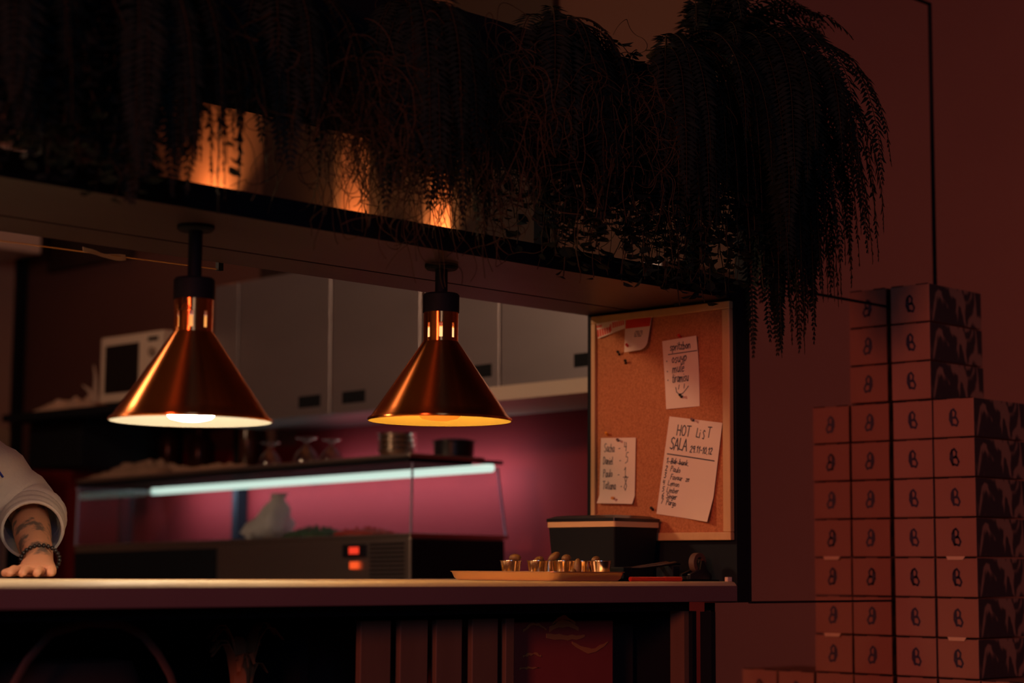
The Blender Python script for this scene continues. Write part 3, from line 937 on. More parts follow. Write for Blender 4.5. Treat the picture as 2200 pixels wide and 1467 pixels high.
# black caddy box with a pale band under its lid
bx = thing('storage_box', (3.33, 3.0, CT), 'black box with pale band under its lid beside the cork board', 'box')
X0, X1, Y0, Y1 = 3.255, 3.408, 2.90, 3.108
mb = MB()
loft(mb, [[(p[0], p[1], CT + z) for p in rrect(X0 - i, X1 + i, Y0 - i, Y1 + i, 0.006, 3)] for i, z in ((-0.010, 0), (-0.008, 0.002), (0, 0.121))])
mb.build('box_body', M['black'], bx, smooth=40)
mb = MB()
loft(mb, [[(p[0], p[1], CT + z) for p in rrect(X0 - i, X1 + i, Y0 - i, Y1 + i, 0.006, 3)] for i, z in ((0.000, 0.1205), (0.002, 0.1212), (0.002, 0.1335), (0.000, 0.134))])
mb.build('band', M['gold'], bx, smooth=40)
mb = MB()
loft(mb, [[(p[0], p[1], CT + z) for p in rrect(X0 - i, X1 + i, Y0 - i, Y1 + i, 0.006, 3)] for i, z in ((0.001, 0.1335), (0.004, 0.1345), (0.004, 0.141), (-0.012, 0.147), (-0.03, 0.149))])
mb.build('lid', M['black_gloss'], bx, smooth=30)

tag(MB().box(3.10, 3.42, 2.732, 2.886, CT, CT + 0.004).build('darkening_mat', M['matte'], bevel=0.001), 'thin black mat added to darken the right end of the counter', 'mat')  # added mat, keeps the lamp-lit counter top dark right of the tray
# red marker, tongs and tape dispenser at the right end
mk = thing('marker_pen', (3.19, 2.722, CT), 'red marker lying along the front edge of the counter', 'pen')
MB().tube([(3.105, 2.722, CT + 0.005), (3.21, 2.716, CT + 0.005)], 0.0048, 14).build('barrel', M['marker_red'], mk, smooth=40)
MB().tube([(3.21, 2.716, CT + 0.005), (3.262, 2.713, CT + 0.005)], 0.0052, 14).build('pen_cap', M['marker_red'], mk, smooth=40)
CM = CT + 0.0041
tg_ = thing('serving_tongs', (3.25, 2.80, CM), 'black serving tongs lying between tray and frame', 'tongs')
for s_ in (-1, 1):
    MB().tube([(3.165, 2.80, CM + 0.024), (3.21, 2.80 + s_ * 0.012, CM + 0.024), (3.27, 2.80 + s_ * 0.018, CM + 0.03), (3.33, 2.80 + s_ * 0.012, CM + 0.036), (3.352, 2.80 + s_ * 0.008, CM + 0.034)], [0.004, 0.006, 0.0055, 0.007, 0.004], 10, flat=0.6).build('arm', M['black_gloss'], tg_, smooth=50)
MB().box(3.15, 3.18, 2.78, 2.82, CM, CM + 0.0265).build('rest', M['black'], tg_, bevel=0.003)
MB().box(3.31, 3.335, 2.775, 2.825, CM, CM + 0.03).build('rest', M['black'], tg_, bevel=0.003)
td = thing('tape_dispenser', (3.36, 2.75, CM), 'black tape dispenser with upright roll beside the frame', 'tape dispenser')
mb = MB().prism([(3.325, CM), (3.402, CM), (3.402, CM + 0.010), (3.385, CM + 0.022), (3.375, CM + 0.042), (3.365, CM + 0.042), (3.36, CM + 0.022), (3.34, CM + 0.016), (3.325, CM + 0.012)], 1, 2.738, 2.746)
mb.prism([(3.325, CM), (3.402, CM), (3.402, CM + 0.010), (3.385, CM + 0.022), (3.375, CM + 0.042), (3.365, CM + 0.042), (3.36, CM + 0.022), (3.34, CM + 0.016), (3.325, CM + 0.012)], 1, 2.762, 2.770)
mb.box(3.325, 3.402, 2.746, 2.762, CM, CM + 0.007)
mb.build('dispenser_body', M['black_gloss'], td, bevel=0.001)
mb = MB()
v, f, n = [], [], 36
for r, yy in ((0.0125, 2.7465), (0.022, 2.7465), (0.022, 2.7615), (0.0125, 2.7615)):
    for k in range(n):
        a = 2 * PI * k / n
        v.append((3.37 + r * math.cos(a), yy, CM + 0.037 + r * math.sin(a)))
f = [(j * n + k, j * n + (k + 1) % n, ((j + 1) % 4) * n + (k + 1) % n, ((j + 1) % 4) * n + k) for j in range(4) for k in range(n)]
mb.add(v, f).build('tape_roll', M['strap'], td, smooth=40)
tag(MB().box(3.414, 3.4295, 2.703, 2.712, CT, CT + 0.010).build('price_tag', M['paper'], bevel=0.001), 'tiny white tag at the right end of the counter', 'tag')

# ------------------------------------------------------------------ thin cord with a scrap of paper behind the shelf
cd = thing('cord', (1.6, 3.15, UN), 'thin brass cord strung under the back of the shelf', 'cord')
MB().tube([(0.92, 3.152, 1.661), (1.4, 3.152, 1.667), (1.865, 3.152, 1.673), (2.1, 3.152, 1.6745), (2.328, 3.152, 1.677)], 0.0011, 6).build('wire', M['cord'], cd)
MB().box(2.322, 2.334, 3.1455, 3.156, 1.674, 1.70).build('hook', M['black'], cd)
MB().box(0.915, 0.925, 3.1455, 3.156, 1.658, 1.70).build('hook', M['black'], cd)
mb = MB()
v, f, n = [], [], 10
tops = [1.683, 1.681, 1.680, 1.678, 1.6755, 1.675, 1.676, 1.6775, 1.6785, 1.6795, 1.679]
bots = [1.6725, 1.672, 1.6705, 1.669, 1.6675, 1.667, 1.6665, 1.666, 1.6655, 1.666, 1.668]
for lay in (0, 1):
    for i in range(n + 1):
        yy = 3.1495 - lay * 0.0004 - 0.004 * math.sin(i * 0.6)
        v += [(2.003 + i * 0.0098, yy, tops[i]), (2.003 + i * 0.0098, yy - 0.003, bots[i])]
for i in range(n):
    a = 2 * i
    b = a + 2 * (n + 1)
    f += [(a, a + 2, a + 3, a + 1), (b + 1, b + 3, b + 2, b), (a, b, b + 2, a + 2), (a + 1, a + 3, b + 3, b + 1)]
f += [(0, 1, 2 * (n + 1) + 1, 2 * (n + 1)), (2 * n, 2 * (n + 1) + 2 * n, 2 * (n + 1) + 2 * n + 1, 2 * n + 1)]
tag(mb.add(v, f).build('paper_scrap', M['paper'], smooth=60), 'twisted scrap of paper on the cord under the shelf', 'paper')

# ------------------------------------------------------------------ kitchen: back counter, display fridge
wb = thing('work_table', (3.95, 5.2, 0), 'dark steel work table along the red kitchen wall', 'table')
MB().box(3.55, 4.245, 3.9, 6.38, 0.90, 0.94).build('table_top', M['steel'], wb, bevel=0.003)
for x in (3.6, 4.18):
    for y in (3.95, 6.32):
        MB().box(x - 0.02, x + 0.02, y - 0.02, y + 0.02, 0, 0.90).build('leg', M['steel'], wb)

# display fridge: X 3.75..4.12, Y 4.12..5.87
FX0, FX1, FY0, FY1 = 3.75, 4.13, 4.125, 5.88
fg = thing('display_fridge', (FX0, FY0, 0.94), 'countertop topping fridge with glass case and bright light tube', 'fridge')
MB().box(FX0, FX1, FY0, FY1, 0.945, 1.150).build('fridge_body', M['steel'], fg, bevel=0.004)
MB().box(FX0 - 0.003, FX0, 5.05, FY1 - 0.004, 0.95, 1.137).build('dark_panel', M['black'], fg)
MB().box(FX0 + 0.004, FX1, FY0 - 0.003, FY0, 0.95, 1.146).build('end_panel', M['black'], fg)
for x, y in ((FX0 + 0.03, FY0 + 0.03), (FX1 - 0.03, FY0 + 0.03), (FX0 + 0.03, FY1 - 0.03), (FX1 - 0.03, FY1 - 0.03)):
    MB().lathe([(0.012, 0), (0.012, 0.006)], (x, y, 0.9395), 12, cap0=True, cap1=True).build('foot', M['black'], fg)
MB().box(FX0 - 0.002, FX1 + 0.02, FY0 - 0.002, FY1, 1.150, 1.162).build('deck_rim', M['steel'], fg, bevel=0.002)
# glass: slanted front, ends, thin edges
def pane(name, quad, th=0.004):
    a = [Vector(p) for p in quad]
    n = (a[1] - a[0]).cross(a[3] - a[0]).normalized() * th
    mb = MB().add(a + [p + n for p in a], [(0, 1, 2, 3), (7, 6, 5, 4), (0, 4, 5, 1), (1, 5, 6, 2), (2, 6, 7, 3), (3, 7, 4, 0)])
    return mb.build(name, M['glass'], fg)
zg0, zg1 = 1.162, 1.366
pane('front_glass', [(FX0 + 0.004, FY0, zg0), (FX0 + 0.004, FY1, zg0), (FX0 + 0.012, FY1, zg1), (FX0 + 0.012, FY0, zg1)])
pane('end_glass', [(FX0 + 0.006, FY0 + 0.004, zg0), (FX1 + 0.015, FY0 + 0.004, zg0), (FX1 - 0.02, FY0 + 0.004, zg1), (FX0 + 0.012, FY0 + 0.004, zg1)])
pane('end_glass', [(FX0 + 0.006, FY1 - 0.006, zg0), (FX1 + 0.015, FY1 - 0.006, zg0), (FX1 - 0.02, FY1 - 0.006, zg1), (FX0 + 0.012, FY1 - 0.006, zg1)])
for a, b in (((FX0 + 0.004, FY0 + 0.002, zg0), (FX0 + 0.010, FY0 + 0.002, zg1)), ((FX1 + 0.014, FY0 + 0.004, zg0), (FX1 - 0.02, FY0 + 0.004, zg1)),
             ((FX0 + 0.004, FY1, zg0), (FX0 + 0.010, FY1, zg1))):
    MB().tube([a, b], 0.0035, 6).build('glass_edge', M['glass_edge'], fg)
MB().tube([(FX0 + 0.004, FY1, zg1 - 0.004), (FX0 + 0.3, FY1, zg1 - 0.004)], 0.005, 6).build('glass_edge', M['glass_edge'], fg)
# flat steel roof, open above the light tube
MB().box(FX0 - 0.004, FX0 + 0.25, FY0 + 0.0, FY1 - 0.01, 1.368, 1.380).build('roof_body', M['black'], fg, bevel=0.002)
MB().box(FX0 - 0.006, FX0 + 0.30, FY0 - 0.003, FY1 - 0.008, 1.3805, 1.393).build('roof', M['steel'], fg, bevel=0.003)
MB().box(FX0 + 0.25, FX1, FY0, FY0 + 0.02, 1.376, 1.386).build('roof_bracket', M['black'], fg)
MB().box(FX0 + 0.25, FX1, FY1 - 0.03, FY1 - 0.01, 1.376, 1.386).build('roof_bracket', M['black'], fg)
# light tube along the wall-side edge
tbx = FX1 - 0.03
MB().tube([(tbx, FY0 + 0.018, 1.365), (tbx, FY1 + 0.03, 1.365)], 0.0125, 14).build('light_tube', M['tube'], fg, smooth=60)
for y in (FY1 + 0.036,):
    MB().tube([(tbx, y - 0.006, 1.365), (tbx, y + 0.006, 1.365)], 0.0135, 14).build('tube_cap', M['tube_cap'], fg, smooth=60)
led = area_light('tube_light', (tbx + 0.0135, (FY0 + FY1) / 2 + 0.01, 1.362), (tbx + 0.35, (FY0 + FY1) / 2 + 0.01, 1.21), 4.0, (0.78, 0.88, 1.0), 0.004, FY1 - FY0 - 0.02)
led.rotation_euler = Matrix(((0, 0, 0), (0, 0, 0), (0, 0, 0))).to_euler()
zdir = -Vector((0.35, 0, -0.19)).normalized()
ydir = Vector((0, 1, 0))
xdir = ydir.cross(zdir)
led.rotation_euler = Matrix((xdir, ydir, zdir)).transposed().to_euler()
led.parent = fg
led.location = led.location - fg.location
# control panel and louvres
MB().box(FX0 - 0.006, FX0 - 0.0005, 4.315, 4.42, 1.097, 1.134).build('control_panel', M['black_gloss'], fg, bevel=0.001)
dsp = MB().box(FX0 - 0.0075, FX0 - 0.006, 4.345, 4.388, 1.106, 1.126).build('display', M['display_red'], fg)
MB().box(FX0 - 0.010, FX0 - 0.0005, 4.350, 4.383, 1.062, 1.083).build('power_switch', M['switch_red'], fg, bevel=0.002)
mb = MB()
for i in range(9):
    mb.box(FX0 - 0.003, FX0 - 0.0005, 4.15, 4.30, 1.03 + i * 0.0125, 1.035 + i * 0.0125)
mb.build('vent_louvre', M['black'], fg)
# gastronorm pans with rims
for i in range(6):
    ya = 4.46 + i * 0.228
    mb = MB()
    loft(mb, [[(p[0], p[1], z) for p in rrect(FX0 + 0.06 + k, FX1 - 0.05 - k, ya + k, ya + 0.218 - k, 0.02, 4)] for k, z in ((0.0, 1.1625), (0.0, 1.166), (0.010, 1.166), (0.014, 1.1635))], True, True)
    mb.build('pan', M['steel_shiny'], fg, smooth=40)
fg.rotation_euler = (math.radians(-0.95), 0, 0)
fg.location.z += 0.014

# food inside the case
tilt = Matrix.Translation(fg.location) @ Matrix.Rotation(math.radians(-0.95), 4, 'X') @ Matrix.Translation(-Vector((FX0, FY0, 0.94)))
def ft(x, y, z):
    return tilt @ Vector((x, y, z))
mb = MB()
rr = random.Random(5)
v, f, n = [], [], 20
pr = [(0.06, 0), (0.085, 0.02), (0.082, 0.05), (0.06, 0.075), (0.045, 0.10), (0.022, 0.125), (0.03, 0.145)]
for j, (r, z) in enumerate(pr):
    for k in range(n):
        a = 2 * PI * k / n
        q = r * (1 + rr.uniform(-0.16, 0.16) + 0.12 * math.sin(3 * a + j))
        v.append(ft(3.90 + q * math.cos(a) * 0.8, 4.99 + q * math.sin(a) * 1.0 - 0.012 * j, 1.167 + z))
f = [(i * n + k, i * n + (k + 1) % n, (i + 1) * n + (k + 1) % n, (i + 1) * n + k) for i in range(len(pr) - 1) for k in range(n)]
f += [tuple(range(n - 1, -1, -1)), tuple(range((len(pr) - 1) * n, len(pr) * n))]
tag(mb.add(v, f).build('food_bag', M['bagplastic'], smooth=50), 'white plastic food bag standing in the lit glass case', 'bag')


def heap(name, cx, cy, z, lx, ly, h, m, cnt, size, label, cat, seed):
    rr = random.Random(seed)
    mb = MB()
    for i in range(cnt):
        a, r = rr.uniform(0, 2 * PI), math.sqrt(rr.random())
        x, y = cx + lx * r * math.cos(a), cy + ly * r * math.sin(a)
        zz = z + h * (1 - r * r) * rr.uniform(0.3, 1)
        s_ = size * rr.uniform(0.6, 1.2)
        q = Quaternion(Vector((rr.uniform(-1, 1), rr.uniform(-1, 1), rr.uniform(-1, 1))).normalized(), rr.uniform(0, PI))
        mb.ball(ft(x, y, zz), (s_, s_ * 0.75, s_ * 0.35), 7, 5, q)
    for i in range(12):
        a = 2 * PI * i / 12
        mb.ball(ft(cx + lx * 0.5 * math.cos(a), cy + ly * 0.5 * math.sin(a), z + h * 0.2), (lx * 0.5, ly * 0.5, h * 0.5), 8, 5)
    return tag(mb.build(name, m, smooth=60), label, cat, kind='stuff')


heap('chopped_greens', 3.92, 4.76, 1.166, 0.09, 0.12, 0.034, M['greens'], 160, 0.011, 'heap of dark chopped greens in the glass case', 'greens', 21)
heap('chopped_tomatoes', 3.92, 4.52, 1.166, 0.09, 0.11, 0.026, M['tomato'], 150, 0.010, 'heap of red chopped tomatoes in the glass case', 'tomatoes', 22)

# things on the fridge roof
ROOF = 1.3935
def glass_upside(x, y, s, label):
    p = ft(x, y, ROOF)
    prof = [(0.047, 0), (0.049, 0.004), (0.044, 0.022), (0.030, 0.045), (0.012, 0.062), (0.0055, 0.070), (0.0055, 0.074), (0.018, 0.084), (0.036, 0.088), (0.037, 0.091)]
    prof = [(r * s, z * s) for r, z in prof]
    g = thing('stemmed_glass', p, label, 'glass', 'upturned glasses on the fridge roof')
    MB().lathe(prof[:7], p, 40).build('bowl', M['glass_cup'], g, smooth=50)
    MB().lathe(prof[6:], p, 40, cap1=True).build('glass_foot', M['glass_cup'], g, smooth=50)
    return g


glass_upside(3.86, 4.92, 0.90, 'upturned stemmed glass farthest left on the fridge roof')
glass_upside(3.88, 4.76, 0.98, 'tallest upturned stemmed glass, middle of three on the fridge')
glass_upside(3.90, 4.66, 0.86, 'upturned stemmed glass right of the tallest on the fridge roof')
bp = ft(3.93, 4.385, ROOF)
for i in range(4):
    z = bp.z + i * 0.016
    prof = [(0.030, 0), (0.040, 0.004), (0.055, 0.020), (0.060, 0.032), (0.062, 0.033), (0.057, 0.031), (0.052, 0.019), (0.038, 0.006), (0.0, 0.005)]
    o = MB().lathe(prof, (bp.x, bp.y, z), 36, cap0=True).build('steel_bowl', M['steel_shiny'], origin=(bp.x, bp.y, z), smooth=35)
    tag(o, ('lowest', 'second lowest', 'second highest', 'topmost')[i] + ' steel bowl in the stack under the right lamp', 'bowl', 'stack of steel bowls on the fridge roof')
kp = ft(3.985, 4.19, ROOF)
kb = thing('black_pan', kp, 'black lidded pan right of the steel bowls on the fridge', 'pan')
MB().lathe([(0.055, 0), (0.060, 0.004), (0.062, 0.045), (0.064, 0.046)], kp, 36, cap0=True, cap1=True).build('pan_body', M['black_gloss'], kb, smooth=40)
MB().lathe([(0.065, 0.046), (0.066, 0.050), (0.04, 0.056), (0.01, 0.058)], kp, 36, cap0=True, cap1=True).build('lid', M['black_gloss'], kb, smooth=30)


def crumple(mb, cx, cy, z, lx, ly, h, seed, nx=26, ny=20, fn=None):
    rr = random.Random(seed)
    ph = [(rr.uniform(0, 6), rr.uniform(0, 6), rr.uniform(4, 13), rr.uniform(4, 13)) for _ in range(6)]
    v, f = [], []
    for lay in (1, 0):
        for j in range(ny + 1):
            for i in range(nx + 1):
                u, w = 2 * i / nx - 1, 2 * j / ny - 1
                env = max(0, 1 - abs(u) ** 3) * max(0, 1 - abs(w) ** 3)
                s_ = sum(abs(math.sin(a + u * c) * math.cos(b + w * d)) for a, b, c, d in ph) / 6
                edge = 1 + 0.12 * math.sin(5 * math.atan2(w, u) + ph[0][0])
                zz = z + (h * env * (0.25 + s_ * 1.3) * lay if lay else 0) + (0.001 if lay else 0)
                p = (cx + u * lx * edge, cy + w * ly * edge, zz)
                v.append(fn(*p) if fn else p)
    N = (nx + 1) * (ny + 1)
    for lay in (0, 1):
        for j in range(ny):
            for i in range(nx):
                q = (lay * N + j * (nx + 1) + i, lay * N + j * (nx + 1) + i + 1, lay * N + (j + 1) * (nx + 1) + i + 1, lay * N + (j + 1) * (nx + 1) + i)
                f.append(q if lay == 0 else q[::-1])
    rim = [i for i in range(nx + 1)] + [j * (nx + 1) + nx for j in range(1, ny + 1)] + [ny * (nx + 1) + i for i in range(nx - 1, -1, -1)] + [j * (nx + 1) for j in range(ny - 1, 0, -1)]
    f += [(b, a, a + N, b + N) for a, b in zip(rim, rim[1:] + rim[:1])]
    return mb.add(v, f)


tag(crumple(MB(), 3.88, 5.62, ROOF, 0.12, 0.22, 0.055, 4, fn=lambda x, y, z: ft(x, y, z)).build('kitchen_cloth', M['cloth'], smooth=50), 'crumpled greyish brown cloth on the left end of the fridge roof', 'cloth')
tag(crumple(MB(), 3.86, 5.17, ROOF, 0.09, 0.16, 0.025, 9, fn=lambda x, y, z: ft(x, y, z)).build('kitchen_cloth', M['cloth'], smooth=50), 'flat folded cloth beside the glasses on the fridge roof', 'cloth')

def bottle(x, y, z, h, r, label):
    prof = [(r * 0.9, 0), (r, 0.006), (r, h * 0.6), (r * 0.85, h * 0.68), (r * 0.36, h * 0.80), (r * 0.33, h * 0.97), (r * 0.38, h * 0.975), (r * 0.38, h)]
    o = MB().lathe(prof, (x, y, z), 24, cap0=True, cap1=True).build('bottle', M['bottle'], origin=(x, y, z), smooth=40)
    return tag(o, label, 'bottle', 'dark bottles behind the fridge')


# wall shelf with bottles below the cabinets
ws = thing('wall_shelf', (4.15, 5.6, 1.40), 'narrow dark shelf on the red wall behind the fridge', 'shelf')
MB().box(4.10, 4.249, 5.05, 6.2, 1.405, 1.42).build('board', M['black'], ws)
for y in (5.15, 6.1):
    MB().box(4.14, 4.249, y, y + 0.02, 1.36, 1.405).build('bracket', M['black'], ws)
bottle(4.17, 5.93, 1.42, 0.21, 0.036, 'dark bottle left of three on the shelf below the microwave')
bottle(4.17, 5.74, 1.42, 0.17, 0.040, 'short dark bottle, middle of three on the shelf')
bottle(4.17, 5.45, 1.42, 0.22, 0.034, 'dark bottle right of three on the shelf')

# ------------------------------------------------------------------ wall cabinets
def handle_cabinet(name, x0, x1, doors, z0, z1, label, hz, tilt_deg):
    ya, yb = doors[0][0], doors[-1][1]
    t = thing(name, (x1, ya, z0), label, 'cabinet', 'steel wall cabinets above the fridge')
    MB().box(x0 + 0.022, x1, ya, yb, z0, z1).build('cabinet_body', M['cabinet'], t, bevel=0.002)
    for a, b, hy in doors:
        d = MB().box(x0, x0 + 0.020, a + 0.003, b - 0.003, z0 + 0.002, z1 - 0.002).build('door', M['cabinet'], t, bevel=0.003)
        MB().box(x0 - 0.0015, x0 + 0.001, hy - 0.055, hy + 0.055, hz - 0.019, hz + 0.019).build('grip_recess', M['black'], d, bevel=0.001)
    t.rotation_euler = (math.radians(tilt_deg), 0, 0)
    return t


c1 = handle_cabinet('wall_cabinet', 3.90, 4.249, ((4.255, 4.677, 4.564), (4.677, 5.159, 4.781), (5.159, 5.30, 5.23)), 1.560, 2.040, 'left tall steel wall cabinet with three doors', 1.609, -0.6)
c2 = handle_cabinet('wall_cabinet', 3.90, 4.249, ((3.30, 3.917, 3.57), (3.917, 4.25, 4.006)), 1.600, 1.905, 'right steel wall cabinet next to the cork board', 1.655, -0.6)
for c in (c1, c2):
    c.location.z += 0.0
sr = MB().box(3.885, 4.249, 3.30, 4.252, 1.556, 1.5985).build('pale_shelf', M['white_plastic'], bevel=0.002)
tag(sr, 'pale shelf board under the right wall cabinet', 'shelf')
sr.rotation_euler = (math.radians(-0.6), 0, 0)

# ------------------------------------------------------------------ microwave on a dark rack at the left
rk = thing('equipment_rack', (3.95, 5.9, 0.94), 'dark rack carrying the microwave at the far left', 'rack')
MB().box(3.70, 4.249, 5.50, 6.32, 1.60, 1.628).build('rack_shelf', M['black'], rk, bevel=0.002)
MB().box(3.80, 4.249, 5.95, 6.30, 1.43, 1.598).build('dark_case', M['black'], rk, bevel=0.01)
for y in (5.56, 6.28):
    MB().box(4.20, 4.245, y - 0.015, y + 0.015, 0.94, 1.60).build('post', M['black'], rk)
mw = thing('microwave_oven', (3.92, 5.57, 1.632), 'white microwave oven with dark door window', 'microwave')
MB().box(3.765, 4.16, 5.382, 5.757, 1.640, 1.872).build('casing', M['white_plastic'], mw, bevel=0.006)
dr = MB().box(3.750, 3.764, 5.497, 5.757, 1.641, 1.871).build('door', M['white_plastic'], mw, bevel=0.004)
MB().box(3.7475, 3.7505, 5.522, 5.725, 1.672, 1.840).build('window', M['dark_glass'], dr)
pn = MB().box(3.750, 3.764, 5.382, 5.494, 1.641, 1.871).build('control_panel', M['white_plastic'], mw, bevel=0.004)
for z in (1.80, 1.735):
    mb = MB().tube([(3.751, 5.437, z), (3.738, 5.437, z)], 0.016, 20)
    mb.build('knob', M['bucket'], pn, smooth=40)
MB().box(3.7485, 3.7505, 5.41, 5.47, 1.838, 1.853).build('display', M['dark_glass'], pn)
for x, y in ((3.79, 5.40), (3.79, 5.73), (4.14, 5.40), (4.14, 5.73)):
    MB().lathe([(0.012, 0), (0.012, 0.0125)], (x, y, 1.628), 12, cap0=True, cap1=True).build('foot', M['black'], mw)
mb = crumple(MB(), 3.84, 6.03, 1.629, 0.12, 0.20, 0.05, 15)
for a, b, c in (((3.80, 5.86, 1.66), (3.78, 5.83, 1.74), (3.78, 5.845, 1.785)), ((3.82, 5.84, 1.66), (3.80, 5.80, 1.71), (3.79, 5.79, 1.735)), ((3.82, 5.90, 1.65), (3.80, 5.90, 1.70), (3.79, 5.93, 1.72))):
    mb.tube([a, b, c], [0.02, 0.010, 0.003], 7, flat=0.5)
tag(mb.build('plastic_wrap', M['film'], smooth=40), 'crumpled clear plastic wrap left of the microwave', 'plastic wrap')

# cupboard and bucket on the back wall
tag(MB().box(3.60, 4.13, 6.80, 7.128, 2.335, 2.75).build('corner_cupboard', M['white_plastic'], bevel=0.004), 'pale cupboard high in the far left corner', 'cupboard')
bk = thing('upright_cabinet', (3.35, 6.7, 0.0), 'grey upright cabinet behind the person at far left', 'cabinet')
MB().box(2.9, 3.79, 6.42, 7.0, 0.0, 1.587).build('cabinet_body', M['bucket'], bk, bevel=0.004)
dr = MB().box(2.905, 3.785, 6.40, 6.418, 0.05, 1.58).build('door', M['bucket'], bk, bevel=0.003)
MB().box(3.72, 3.74, 6.375, 6.40, 0.8, 1.2).build('handle', M['steel'], dr, bevel=0.003)

# ------------------------------------------------------------------ cartons stacked against the mirrored wall
XB, PZ, DY = 4.05, 0.0960, 0.1175
tb = thing('low_bench', (4.17, 2.4, 0), 'plain dark bench carrying the stacked cartons', 'bench')
ZB = 1.495 - 8 * PZ
MB().box(4.0, 4.40, 2.10, 2.685, ZB - 0.03, ZB).build('seat_board', M['board_brown'], tb, bevel=0.003)
for x in (4.03, 4.37):
    for y in (2.13, 2.655):
        MB().box(x - 0.02, x + 0.02, y - 0.02, y + 0.02, 0, ZB - 0.03).build('leg', M['board_brown'], tb)


def carton_mesh():
    mb = MB()
    d, w, h = 0.244, DY - 0.0045, PZ - 0.003
    mb.box(0, d, -w / 2, w / 2, 0, h)
    o = mb.build('carton', [M['card'], M['card_blotched']], origin=(0, 0, 0), bevel=0.0025)
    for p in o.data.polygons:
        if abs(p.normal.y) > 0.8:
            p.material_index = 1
    # emblem: slanted double-looped letter form
    st = [[(-.012, -.024), (-.003, .022)], [(-.004, .021), (.008, .026), (.016, .016), (.010, .003), (-.002, -.001)], [(0, -.001), (.013, -.001), (.018, -.014), (.008, -.026), (-.004, -.022)],
          [(-.012, -.024), (-.018, -.006), (-.012, .012), (-.004, .021)], [(-.012, -.024), (-.004, -.022)]]
    em = MB()
    for s_ in st:
        for (a0, a1), (b0, b1) in zip(s_, s_[1:]):
            a, b = Vector((-(a0 * .60 - a1 * .16), a1 * .78)), Vector((-(b0 * .60 - b1 * .16), b1 * .78))
            dd = (b - a).normalized()
            n = Vector((-dd.y, dd.x)) * 0.0026
            a, b = a - dd * 0.0012, b + dd * 0.0012
            em.add([(-0.0004, p.x, h / 2 + p.y) for p in (a + n, b + n, b - n, a - n)], [(0, 1, 2, 3)])
    e = em.build('printed_emblem', M['ink'], o)
    # thumb cut in the lid edge showing as a dark arc
    fl = MB().box(-0.0006, 0.002, -w * 0.5 + 0.004, -w * 0.16, h - 0.0012, h + 0.0012)
    fl.build('lid_gap', M['black'], o)
    MB().box(-0.0006, 0.002, w * 0.16, w * 0.5 - 0.004, h - 0.0012, h + 0.0012).build('lid_gap', M['black'], o)
    return o


proto = carton_mesh()
ordn = ['topmost', 'second from the top', 'third from the top', 'fourth from the top', 'fifth from the top', 'sixth from the top', 'seventh from the top', 'eighth from the top', 'ninth from the top', 'tenth from the top', 'lowest']
rr = random.Random(8)
first = True
def put_carton(col, row, label):
    global first
    o = proto if first else copy_tree(proto)
    first = False
    o.location = (XB + rr.uniform(-0.0015, 0.0015), 2.6865 - DY * (col + 0.5), 1.495 - PZ * (row + 1) + 0.0001)
    if row < 0:
        o.location.z += 0.001
    o.rotation_euler = (0, 0, math.radians(rr.uniform(-0.6, 0.6)))
    tag(o, label, 'carton', 'printed cartons stacked by the mirrored wall')
    return o


tabs = []
for row in range(-3, 8):
    k = row + 3
    o = put_carton(0, row, 'printed carton in the column touching the mirrored wall, ' + (ordn[k] if k < 10 else 'lowest'))
for row in range(8):
    o = put_carton(1, row, 'printed carton in the column away from the mirror, ' + (ordn[row] if row < 7 else 'lowest'))
    if row in (4, 6):
        tabs.append(o)
for col, w in ((2, 'third'), (3, 'fourth')):
    put_carton(col, 7, 'printed carton at the bottom right, %s carton out from the mirrored wall' % w)
for o in tabs:
    v = [(-0.004, -0.026, PZ + 0.001), (-0.004, 0.026, PZ + 0.001), (-0.006, 0.021, PZ - 0.008), (-0.006, -0.021, PZ - 0.008)]
    mb = MB().add(v + [(p[0] + 0.001, p[1], p[2]) for p in v], [(0, 1, 2, 3), (7, 6, 5, 4), (0, 4, 5, 1), (1, 5, 6, 2), (2, 6, 7, 3), (3, 7, 4, 0)])
    base = Vector(o.location)
    t = mb.build('lid_tongue', M['card_tab'], origin=(0, 0, 0))
    t.parent = o

# ------------------------------------------------------------------ planter and hanging plants above the shelf
pl = thing('planter', (2.1, 2.83, 1.734), 'long black planter box standing on the shelf above the pass', 'planter')
MB().box(0.7, 3.42, 2.67, 3.02, 1.975, 2.17).build('trough', M['matte'], pl, bevel=0.004)
MB().box(0.72, 3.40, 2.69, 3.0, 2.165, 2.175).build('soil', M['bag_dark'], pl)
for x in (0.9, 1.66, 2.84, 3.33):
    MB().box(x - 0.012, x + 0.012, 2.72, 2.744, 1.7345, 1.975).build('leg', M['matte'], pl)


def clampY(p):
    if p.x > 3.42 and p.y > 2.655:
        p.y = 2.655
    if p.y > 2.64 and 1.94 < p.z < 2.20 and p.x < 3.46 and p.y < 3.05:
        p.y = 2.64
    return p


